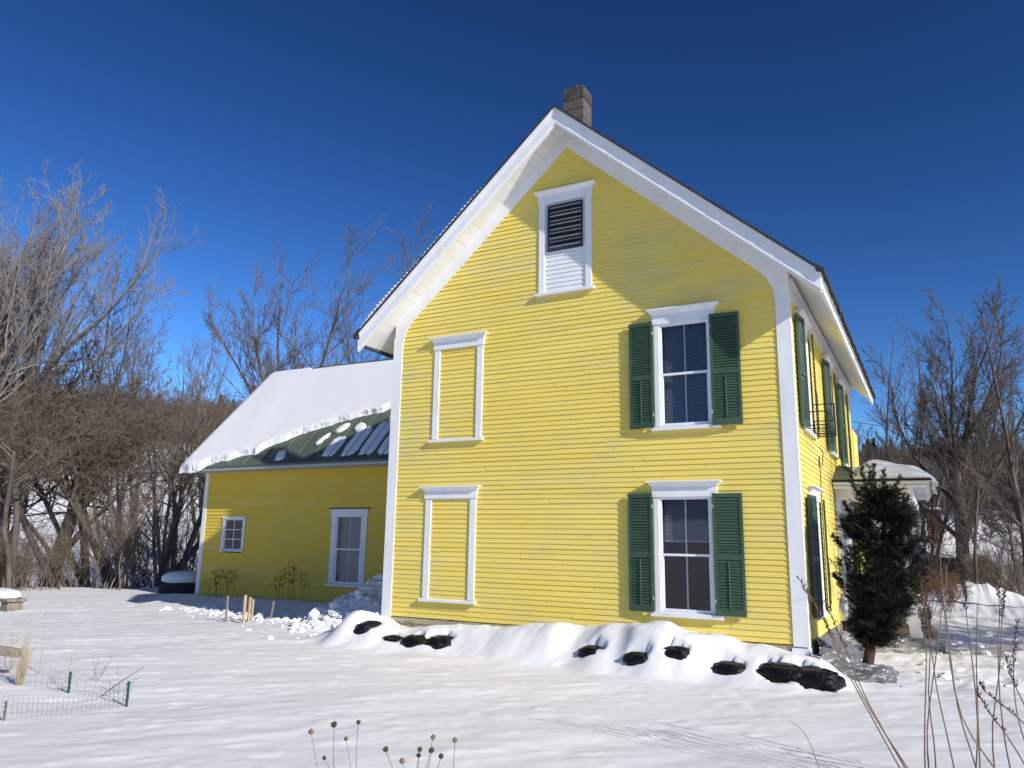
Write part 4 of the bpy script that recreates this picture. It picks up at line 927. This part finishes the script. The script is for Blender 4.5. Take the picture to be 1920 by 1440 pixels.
# foliage pads: clusters of sprays at the branch ends, with gaps between the pads
cz = .42+2.1*rs.rand(NC)**.95; ca_ = rs.uniform(0, 2*np.pi, NC)
wid = np.interp(cz, [.42, .7, 1.0, 1.4, 1.9, 2.25, 2.5], [.09, .23, .35, .40, .37, .27, .13])*(1+.16*rs.randn(NC))
cr = wid*np.sqrt(rs.uniform(.15, 1, NC)); cd = np.stack([np.cos(ca_)*.8, np.sin(ca_)*.8, .35+.25*rs.randn(NC)], -1); cd /= np.linalg.norm(cd, axis=1, keepdims=True)
cx_ = np.interp(cz, [.4, .9, 1.4, 2.5], [.09, .22, .31, .33])
cen = np.stack([cx_+cr*np.cos(ca_), cr*np.sin(ca_), cz], -1)
c0 = (cen[:, None]+cd[:, None]*rs.uniform(-.10, .10, (NC, NP, 1))+rs.randn(NC, NP, 3)*np.array([.055, .055, .032])).reshape(-1, 3)
dirs = (cd[:, None]+rs.randn(NC, NP, 3)*.42).reshape(-1, 3); ln = rs.uniform(.06, .15, NC*NP)
# long leading shoots at the top and flanks
SH = [(.10, 2.35, -.25, .42), (.20, 2.5, -.12, .36), (.30, 2.5, .02, .40), (.38, 2.45, .22, .40), (.46, 2.3, .42, .46), (.52, 2.1, .6, .40), (.02, 2.1, -.5, .30), (.60, 1.9, .7, .30), (.68, 1.5, .8, .28), (-.14, 1.7, -.7, .25), (.28, 2.4, -.05, .5), (-.18, 1.2, -.8, .2)]
e0 = []; e1 = []; el_ = []
for (sx0, sz0, lean_, L0) in SH:
    ax = np.array([lean_, .3*rs.randn(), 1.0]); ax /= np.linalg.norm(ax)
    for q in range(46):
        t = q/46; e0.append(np.array([sx0, .05*rs.randn(), sz0])+ax*L0*t+rs.randn(3)*.012*(1-t)); dd = ax*.9+rs.randn(3)*.55; e1.append(dd); el_.append(.09*(1-.45*t))
c0 = np.concatenate([c0, np.array(e0)]); dirs = np.concatenate([dirs, np.array(e1)]); ln = np.concatenate([ln, np.array(el_)])
dirs /= np.linalg.norm(dirs, axis=1, keepdims=True); NS = len(c0)
side = np.cross(dirs, rs.randn(NS, 3)); side /= np.linalg.norm(side, axis=1, keepdims=True); nrm = np.cross(dirs, side)
Vs = []; nn = 13
for k in range(nn):
    t = (k+.3)/nn; q = c0+dirs*(ln*t)[:, None]; sg = 1 if k % 2 else -1; tilt = nrm*.35*(1 if (k//2) % 2 else -1)
    leaf = (side*sg+dirs*.7+tilt); leaf /= np.linalg.norm(leaf, axis=1, keepdims=True); lf = .030*(1-.35*t); w_ = dirs*.0042
    Vs.append(np.stack([q-w_, q+leaf*lf*.5-w_*1.3, q+leaf*lf, q+leaf*lf*.5+w_*1.3], 1))
tip = c0+dirs*ln[:, None]; Vs.append(np.stack([c0-side*.003, c0+side*.003, tip+side*.0015, tip-side*.0015], 1))
V = np.concatenate(Vs).reshape(-1, 3); F = np.arange(len(V)).reshape(-1, 4)
link('crown', fast_mesh('crown', V, F, False), m_yew, yew)
for i, (dx, dz, sx_, sz_, lb) in enumerate([(-.27, 1.30, .035, .17, 'thin snow clinging to the left side of the yew at mid height'), (-.30, .86, .06, .12, 'snow clump low on the left side of the yew')]):
    blob('snow_clump', (yx+.13+dx, yy_-.33, yz+dz+.1), (sx_*.8, .05, sz_*.8), m_clear2, lb, 'snow', 'snow caught in the yew', 60+i, .55, 4)

# ------------------------------------------------------------------ dry weeds
def weed(mb, pts, r0, r1, n=4):
    m = len(pts); mb.tube(pts, [r0+(r1-r0)*k/(m-1) for k in range(m)], n)
def bend(p0, p1, bow, k=7, seed=0):
    rnd = random.Random(seed); p0 = Vector(p0); p1 = Vector(p1); s = (p1-p0).cross(Vector((0, 1, 0))).normalized(); o = []
    for i in range(k+1):
        t = i/k; o.append(p0.lerp(p1, t)+s*bow*math.sin(math.pi*t)+Vector((rnd.uniform(-1, 1), rnd.uniform(-1, 1), 0))*.006*(0 < i < k))
    return [tuple(q) for q in o]
def seeds_along(mb, pts, t0, n, s, seed):
    rnd = random.Random(seed); m = len(pts)-1
    for k in range(n):
        t = (t0+(1-t0)*k/n)*m; i = min(int(t), m-1); p = Vector(pts[i]).lerp(Vector(pts[i+1]), t-i); a = rnd.uniform(0, 6.28)
        q = p+Vector((math.cos(a), math.sin(a), .6))*s*1.5; r_ = s*rnd.uniform(.6, 1.1)
        mb.tube([tuple(p), tuple(q)], [.0008, r_*.6], 3, False); mb.tube([tuple(q), tuple(q+Vector((0, 0, r_*1.6)))], [r_*.8, r_*.2], 4)
def ground_hit(u, v):
    d = ray(u, v); t = .5
    while t < 60:
        p = CP+d*t
        if p[2] < gz(p[0], p[1]): return p
        t += .03
    return p
def stalk(root, o3, pix, y, r=.004, seedfrom=None, mtl=None, seed=0, ydrift=.0, n=34, ss=.0085):
    """stem through the photographed points, in an upright plane at depth y; first point is sunk to the snow"""
    P = [on(u, v, 1, y+ydrift*k) for k, (u, v) in enumerate(pix)]
    d = P[0]-P[1]; k = (gz(P[0][0], P[0][1])-.05-P[0][2])/min(d[2], -.01); P = [P[0]+d*max(k, 0)]+P
    Q = []
    for a, b in zip(P, P[1:]):
        for t in (0, .5): Q.append(a*(1-t)+b*t)
    Q.append(P[-1]); Q = np.array(Q); Q[1:-1] = .25*Q[:-2]+.5*Q[1:-1]+.25*Q[2:]
    Q = [tuple(q-np.array(o3)) for q in Q]
    mb = MB(); weed(mb, Q, r, r*.4); st = mb.build('stem', mtl or m_stem, root, smooth=True)
    if seedfrom is not None:
        mb = MB(); seeds_along(mb, Q, seedfrom, n, ss, seed); mb.build('seed_spike', m_seed, st)
def clump(name, label, y, stems, cat='weed', mtl=None, r=.004, group=None):
    b = ground_hit(stems[0][0][0][0], stems[0][0][0][1]); o3 = (b[0], y, gz(b[0], y)); root = empty(name, o3, label, cat, group)
    for i, (pix, sf, dy) in enumerate(stems): stalk(root, o3, pix, y+dy, r, sf, mtl, i, 0)
Gw = 'dry stalks in the right foreground'
clump('dry_stalk_clump', 'three crossing dry stalks leaning left up to the right house corner', -5.2, [
    ([(1705, 1445), (1628, 1328), (1585, 1240), (1545, 1160), (1495, 1080)], .72, 0), ([(1690, 1445), (1618, 1315), (1575, 1235), (1548, 1165), (1508, 1105)], .70, .1),
    ([(1700, 1445), (1622, 1310), (1600, 1250), (1575, 1190), (1545, 1125)], .72, .2)], r=.0064, group=Gw)
clump('dry_stalk_clump', 'bundle of tall reddish dry stalks left of the right edge, standing upright', -5.1, [
    ([(1735, 1445), (1733, 1380), (1737, 1260), (1737, 1190), (1712, 1110)], .8, 0), ([(1742, 1445), (1736, 1370), (1750, 1270), (1762, 1180), (1768, 1120)], None, .1),
    ([(1755, 1445), (1752, 1390), (1738, 1300), (1748, 1200), (1742, 1130)], .82, .25), ([(1790, 1445), (1772, 1360), (1755, 1290), (1745, 1200), (1726, 1090)], .8, .1),
    ([(1868, 1445), (1850, 1420), (1800, 1350), (1780, 1240), (1770, 1140), (1762, 1040)], None, 0), ([(1832, 1445), (1818, 1400), (1795, 1330), (1785, 1250), (1772, 1150), (1775, 1060)], None, .2),
    ([(1830, 1445), (1835, 1360), (1825, 1250), (1812, 1160), (1808, 1090)], .85, .1), ([(1838, 1445), (1832, 1300), (1830, 1210), (1833, 1130)], None, .3)], r=.0066, group=Gw)
clump('dry_stalk_clump', 'dry stalks with dark seed spikes crossing at the right edge', -4.9, [
    ([(1865, 1445), (1858, 1360), (1876, 1260), (1878, 1150), (1885, 1100)], .8, 0), ([(1895, 1445), (1880, 1370), (1870, 1250), (1876, 1140), (1868, 1060)], .85, .2),
    ([(1925, 1440), (1890, 1380), (1850, 1330), (1830, 1290)], .55, 0), ([(1925, 1360), (1890, 1330), (1850, 1300), (1835, 1280)], .4, .1), ([(1925, 1330), (1905, 1290), (1893, 1260), (1888, 1230)], .5, .2),
    ([(1925, 1400), (1905, 1340), (1898, 1250), (1908, 1160)], .75, .3)], r=.0064, group=Gw)
clump('dry_twig', 'single thin curved twig alone on the snow right of centre', -4.9, [([(1535, 1438), (1522, 1400), (1508, 1372), (1492, 1358), (1477, 1352)], None, 0)], r=.0035, cat='twig')
# coneflower heads along the bottom edge
Gf = 'dried flower heads at the bottom edge'
flowers = [(583, 1374, 592, 1445, 'leftmost dried flower head at the bottom edge'), (608, 1423, 622, 1450, 'low dried flower head just right of the leftmost one'), (626, 1361, 630, 1445, 'second tallest dried flower, a thin straight stem in the left group'),
           (649, 1387, 655, 1445, 'small dark round flower head left of the tallest one'), (672, 1356, 670, 1445, 'tallest dried flower head at the bottom edge'), (723, 1407, 737, 1445, 'lone dried flower head leaning left between the two groups'),
           (754, 1429, 760, 1450, 'very low dark flower head, left of the right group'), (787, 1407, 784, 1445, 'upper small head at the left of the right group'), (785, 1418, 782, 1445, 'dark head below the upper small one in the right group'),
           (812, 1384, 797, 1445, 'tallest flower head of the right group'), (809, 1409, 803, 1445, 'large brown head below the tallest of the right group'), (827, 1420, 818, 1450, 'small tan head low in the right group'),
           (853, 1390, 849, 1445, 'rightmost dried flower head at the bottom edge')]
for i, (u, v, ub, vb, lab) in enumerate(flowers):
    y = -8.35+.12*math.sin(i*2.3); t = on(u, v, 1, y); b = on(ub, vb, 1, y); d = b-t; g = gz(b[0], y)
    k = (g-.03-t[2])/d[2]; b = t+d*k; root = empty('dried_flower', tuple(b), lab, 'dried flower', Gf)
    mb = MB(); Q = [tuple(np.array(q)-b) for q in bend(b, t, random.uniform(-.02, .02), 7, i)]; weed(mb, Q, .0028, .0018)
    for q in range(2):
        s_ = Vector(Q[2+q*2]); mb.tube([tuple(s_), tuple(s_+Vector((random.uniform(-.03, .03), random.uniform(-.02, .02), .03)))], [.0015, .0006], 3)
    mb.build('stem', m_stem, root)
    mb = MB(); c = Vector(Q[-1]); rnd = random.Random(i); s = .0125*rnd.uniform(.8, 1.25)
    mb.tube([tuple(c+Vector((0, 0, z*s))) for z in (-.5, -.1, .4, .9, 1.3)], [s*.4, s*.95, s, s*.75, s*.2], 9)
    for q in range(26):
        a = rnd.uniform(0, 6.28); e = rnd.uniform(-.2, 1.3); dv = Vector((math.cos(a)*math.cos(e), math.sin(a)*math.cos(e), math.sin(e))); p0 = c+Vector((0, 0, s*.4))+dv*s*.8
        mb.tube([tuple(p0), tuple(p0+dv*s*.5)], [.0012, .0004], 3)
    mb.build('seed_head', m_seedl if i % 3 == 0 else m_seed, root)

# goldenrod against the wing wall
Gg = 'dead goldenrod against the wing wall'
def goldenrod(u0, u1, vt, vb, n, y, label, seed):
    rnd = random.Random(seed); um = (u0+u1)/2; b = on(um, vb, 1, y); o3 = (b[0], y, gz(b[0], y)); root = empty('goldenrod', o3, label, 'weed', Gg)
    for k in range(n):
        u = u0+(u1-u0)*(k+.5)/n+rnd.uniform(-4, 4); top = vt+(vb-vt)*rnd.uniform(0, .5)*(abs(k-n*.55)/n*1.5); p0 = on(u-rnd.uniform(-4, 4), vb, 1, y); p0[2] = gz(p0[0], y)-.03; p1 = on(u+rnd.uniform(-6, 8), top, 1, y-rnd.uniform(0, .3))
        P = bend(p0-np.array(o3), p1-np.array(o3), rnd.uniform(-.06, .06), 6, k); mb = MB(); weed(mb, P, .007, .004)
        for q in range(6):
            a = Vector(P[3+q//2]); d = Vector((rnd.uniform(-.16, .16), rnd.uniform(-.05, .05), rnd.uniform(.0, .08))); e = a+d; f = e+Vector((d.x*.7, 0, -.05)); mb.tube([tuple(a), tuple(e), tuple(f)], [.004, .006, .004], 3)
            for w in range(4): g = a.lerp(f, .5+w*.14); mb.tube([tuple(g), tuple(g+Vector((rnd.uniform(-.02, .02), 0, -.035)))], [.006, .003], 3)
        mb.build('stem', m_seed, root)
goldenrod(392, 436, 1057, 1122, 8, 4.2, 'dead goldenrod clump nearest the outer corner of the wing', 1)
goldenrod(512, 566, 1050, 1128, 7, 4.1, 'taller dead goldenrod clump in the middle of the wing wall', 2)

# ------------------------------------------------------------------ left foreground: wire fence, posts, grass, log
fa = ground_hit(238, 1326); fb = ground_hit(0, 1352); fc = ground_hit(48, 1288); fd = ground_hit(130, 1300); 
fr = empty('wire_fence', (fa[0], fa[1], gz(fa[0], fa[1])), 'sagging low wire mesh fence half buried in snow', 'fence'); O = Vector(fr.location)
def mesh_run(a, b, h0, h1, nx_, seed, sag=.03, curve=0):
    mb = MB(); rnd = random.Random(seed); a = Vector((a[0], a[1], 0)); b = Vector((b[0], b[1], 0)); nrm_ = (b-a).cross(Vector((0, 0, 1))).normalized(); G_ = []
    nz = 4
    for i in range(nx_+1):
        t = i/nx_; col = []
        for j in range(nz):
            f = j/(nz-1); p = a.lerp(b, t)+nrm_*(curve*math.sin(3.14*t)+.05*math.sin(t*9+seed)*f*.8); h = h0+(h1-h0)*t
            p.z = gz(p.x, p.y)+f*h*(1-sag*3*math.sin(3.14*t))-.02+rnd.uniform(-.006, .006); p += Vector((rnd.uniform(-.008, .008), 0, 0)); col.append(tuple(p-O))
        G_.append(col)
    for col in G_: mb.tube(col, .0016, 3)
    for j in range(nz): mb.tube([c[j] for c in G_], .0016, 3)
    mb.build('wire_mesh', m_wire, fr)
mesh_run(fa, fb, .20, .26, 26, 1); mesh_run(fa, fd, .26, .20, 10, 2, .05, .08); mesh_run(fd, fc, .22, .24, 10, 3, .0, .03)
def fpost(u, vb, vt, mtl, r, lab):
    p = ground_hit(u, vb); t = on(u+2, vt, 1, p[1]); h = t[2]-p[2]+.02; mb = MB(); o = Vector((p[0], p[1], gz(p[0], p[1])))-O
    mb.box(o.x-r, o.x+r, o.y-.006, o.y+.006, o.z-.05, o.z+h); mb.box(o.x-.006, o.x+.006, o.y-r, o.y-.0062, o.z-.05, o.z+h)
    for k in range(4): mb.box(o.x-r-.006, o.x-r, o.y-.01, o.y+.003, o.z+h*(.2+.22*k), o.z+h*(.2+.22*k)+.015)
    q = mb.build('post', mtl, fr); q['label'] = lab
fpost(237, 1325, 1281, m_gpost, .013, 'green metal fence post'); fpost(128, 1300, 1263, m_gpost, .012, 'dark fence post behind')
fpost(7, 1352, 1318, m_stem, .006, 'thin stick post')
# dry grass tuft and stems
def tuft(u, vb, vt, n, spread, label, seed, mtl=m_straw, y=None, r=.0022, branch=2):
    rnd = random.Random(seed); p = ground_hit(u, vb); t = on(u, vt, 1, p[1]); h = t[2]-p[2]; root = empty('dry_grass_tuft' if n > 12 else 'dry_weed', (p[0], p[1], gz(p[0], p[1])), label, 'grass' if n > 12 else 'weed')
    mb = MB()
    for k in range(n):
        a = rnd.uniform(0, 6.28); s = rnd.uniform(0, 1); L = h*rnd.uniform(.45, 1.0); e = Vector((math.cos(a)*spread*s, math.sin(a)*spread*s*.6, L)); b = Vector((rnd.uniform(-.03, .03), rnd.uniform(-.03, .03), -.04))
        P = bend(b, e, rnd.uniform(-.05, .05), 6, seed*50+k); weed(mb, P, r, r*.35, 3)
        for q in range(branch):
            c = Vector(P[rnd.randint(2, 5)]); d = Vector((rnd.uniform(-1, 1), rnd.uniform(-.5, .5), rnd.uniform(.3, 1))).normalized()*h*rnd.uniform(.12, .3); mb.tube([tuple(c), tuple(c+d*.5+Vector((0, 0, -.01))), tuple(c+d)], [r*.6, r*.4, r*.2], 3)
    mb.build('stems', mtl, root)
tuft(36, 1285, 1175, 60, .20, 'pale straw grass tuft around the end of the log at the left', 1)
tuft(75, 1262, 1130, 3, .12, 'tall thin dry weed right of the straw tuft', 2, m_straw, branch=7, r=.003)
tuft(127, 1296, 1160, 3, .10, 'tall thin dry weed behind the dark fence post', 3, m_straw, branch=7, r=.003)
tuft(178, 1275, 1205, 4, .35, 'low spreading dry weed inside the bend of the wire fence', 4, m_stem, branch=6, r=.0025)
tuft(225, 1300, 1240, 3, .35, 'sparse dry weed near the green fence post', 5, m_stem, branch=6, r=.0025)
tuft(18, 1262, 1120, 10, .5, 'tall loose dry weed at the left edge', 6, m_straw, branch=8, r=.0022)
lp = ground_hit(33, 1268); mb = MB(); mb.box(-1.9, .0, -.05, .05, -.05, .05); o = mb.build('timber_rail', m_wood, None, bevel=.008); o.location = (lp[0], lp[1], gz(lp[0], lp[1])+.27); o.rotation_euler = (0, R(-3), R(-35))
o.rotation_euler = (0, R(7), R(32)); tag(o, 'weathered grey timber rail ending at the straw tuft on the left', 'rail')
sp_ = on(188, 1305, 1, fa[1]+.2); mb = MB(); a = ground_hit(188, 1306); t = on(270, 1250, 1, a[1]); mb.tube([(0, 0, 0), tuple((t-a)*.5+np.array([0, 0, .01])), tuple(t-a)], [.006, .005, .002], 5)
o = mb.build('bare_stick', m_stem, None); o.location = tuple(a); tag(o, 'straight bare stick leaning right over the wire fence', 'stick')

# snow capped pile, bench, low log by the wing
def at_g(u, v): p = ground_hit(u, v); return p
p = at_g(322, 1112); pz = gz(p[0], p[1])
blob('covered_pile', (p[0], p[1]+.3, pz+.16), (.62, .5, .26), m_tarp, 'low dark covered pile with a snow cap left of the wing corner', 'pile', None, 2, .12, 2, .3, .6)
blob('snow_mound', (p[0]+.02, p[1]+.3, pz+.44), (.60, .5, .26), m_snow, 'rounded snow cap on the low dark pile left of the wing', 'snow', None, 3, .08, 1.2, .3, .8, .5)
p = at_g(362, 1100); blob('covered_pile', (p[0]+.0, p[1]+1.0, gz(p[0], p[1])+.5), (.85, .5, .16), m_tarp, 'dark log heap between the snow capped pile and the wing corner', 'pile', None, 5, .2, 2, .1, .7)
blob('snow_mound', (p[0]+.2, p[1]+.2, gz(p[0], p[1])+.05), (1.0, .8, .42), m_snow, 'smooth snow mound right at the wing corner', 'snow', None, 6, .08, 1, .1)
p = at_g(12, 1144); bz = gz(p[0], p[1]); be = empty('garden_bench', (p[0], p[1], bz), 'weathered low bench under a thick cap of snow at the left edge', 'bench')
mb = MB(); mb.box(-1.2, .40, -.22, .22, .20, .27); mb.build('seat', m_wood, be, bevel=.01)
for x in (-.9, .2): mb = MB(); mb.box(x-.14, x+.14, -.18, .18, -.15, .199); mb.build('leg', m_wood, be, bevel=.01)
blob('snow_mound', (p[0]-.5, p[1], bz+.34), (.85, .30, .15), m_snow, 'thick snow cap lying on the weathered bench at the left edge', 'snow', None, 8, .12, 2, 0, .8, .5)

# ------------------------------------------------------------------ neighbour house far right, wire
px_, py_, _h = spot(1755, 900, 40); nz_ = gz(px_, py_)
nh = empty('neighbour_house', (px_, py_, nz_), 'small brown house with a snowy roof and brick chimney beyond the drive', 'house', rz=R(2))
zt = on(1755, 1045, 1, py_)[2]-nz_
mb = MB(); mb.box(-1.6, 1.5, -2, 4, -1, zt); mb.build('wall', m_brown, nh)
mb = MB(); mb.prism_a([(-2.4, zt), (4.4, zt), (1.0, zt+1.35)], -1.3, 1.9); mb.build('roof', m_snow, nh, bevel=.06)
mb = MB(); cz = on(1748, 962, 1, py_)[2]-nz_
z = zt-.5
while z < cz: mb.box(-.55, .02, -.9, -.3, z+.012, z+.11); z += .115
chn = mb.build('chimney', m_brick, nh); mb = MB(); mb.box(-.58, .05, -.93, -.27, z+.01, z+.13); mb.build('snow_cap', m_snow, chn, bevel=.04)
pa = CP+ray(1598, 790)*36; pb = CP+ray(1960, 802)*26; mb = MB(); mb.tube([tuple(pa+(pb-pa)*t+np.array([0, 0, -.25*4*t*(1-t)])) for t in np.linspace(0, 1, 14)], .018, 4)
tag(mb.build('power_line', m_wire, None), 'thin utility wire crossing in front of the trees on the right', 'wire')
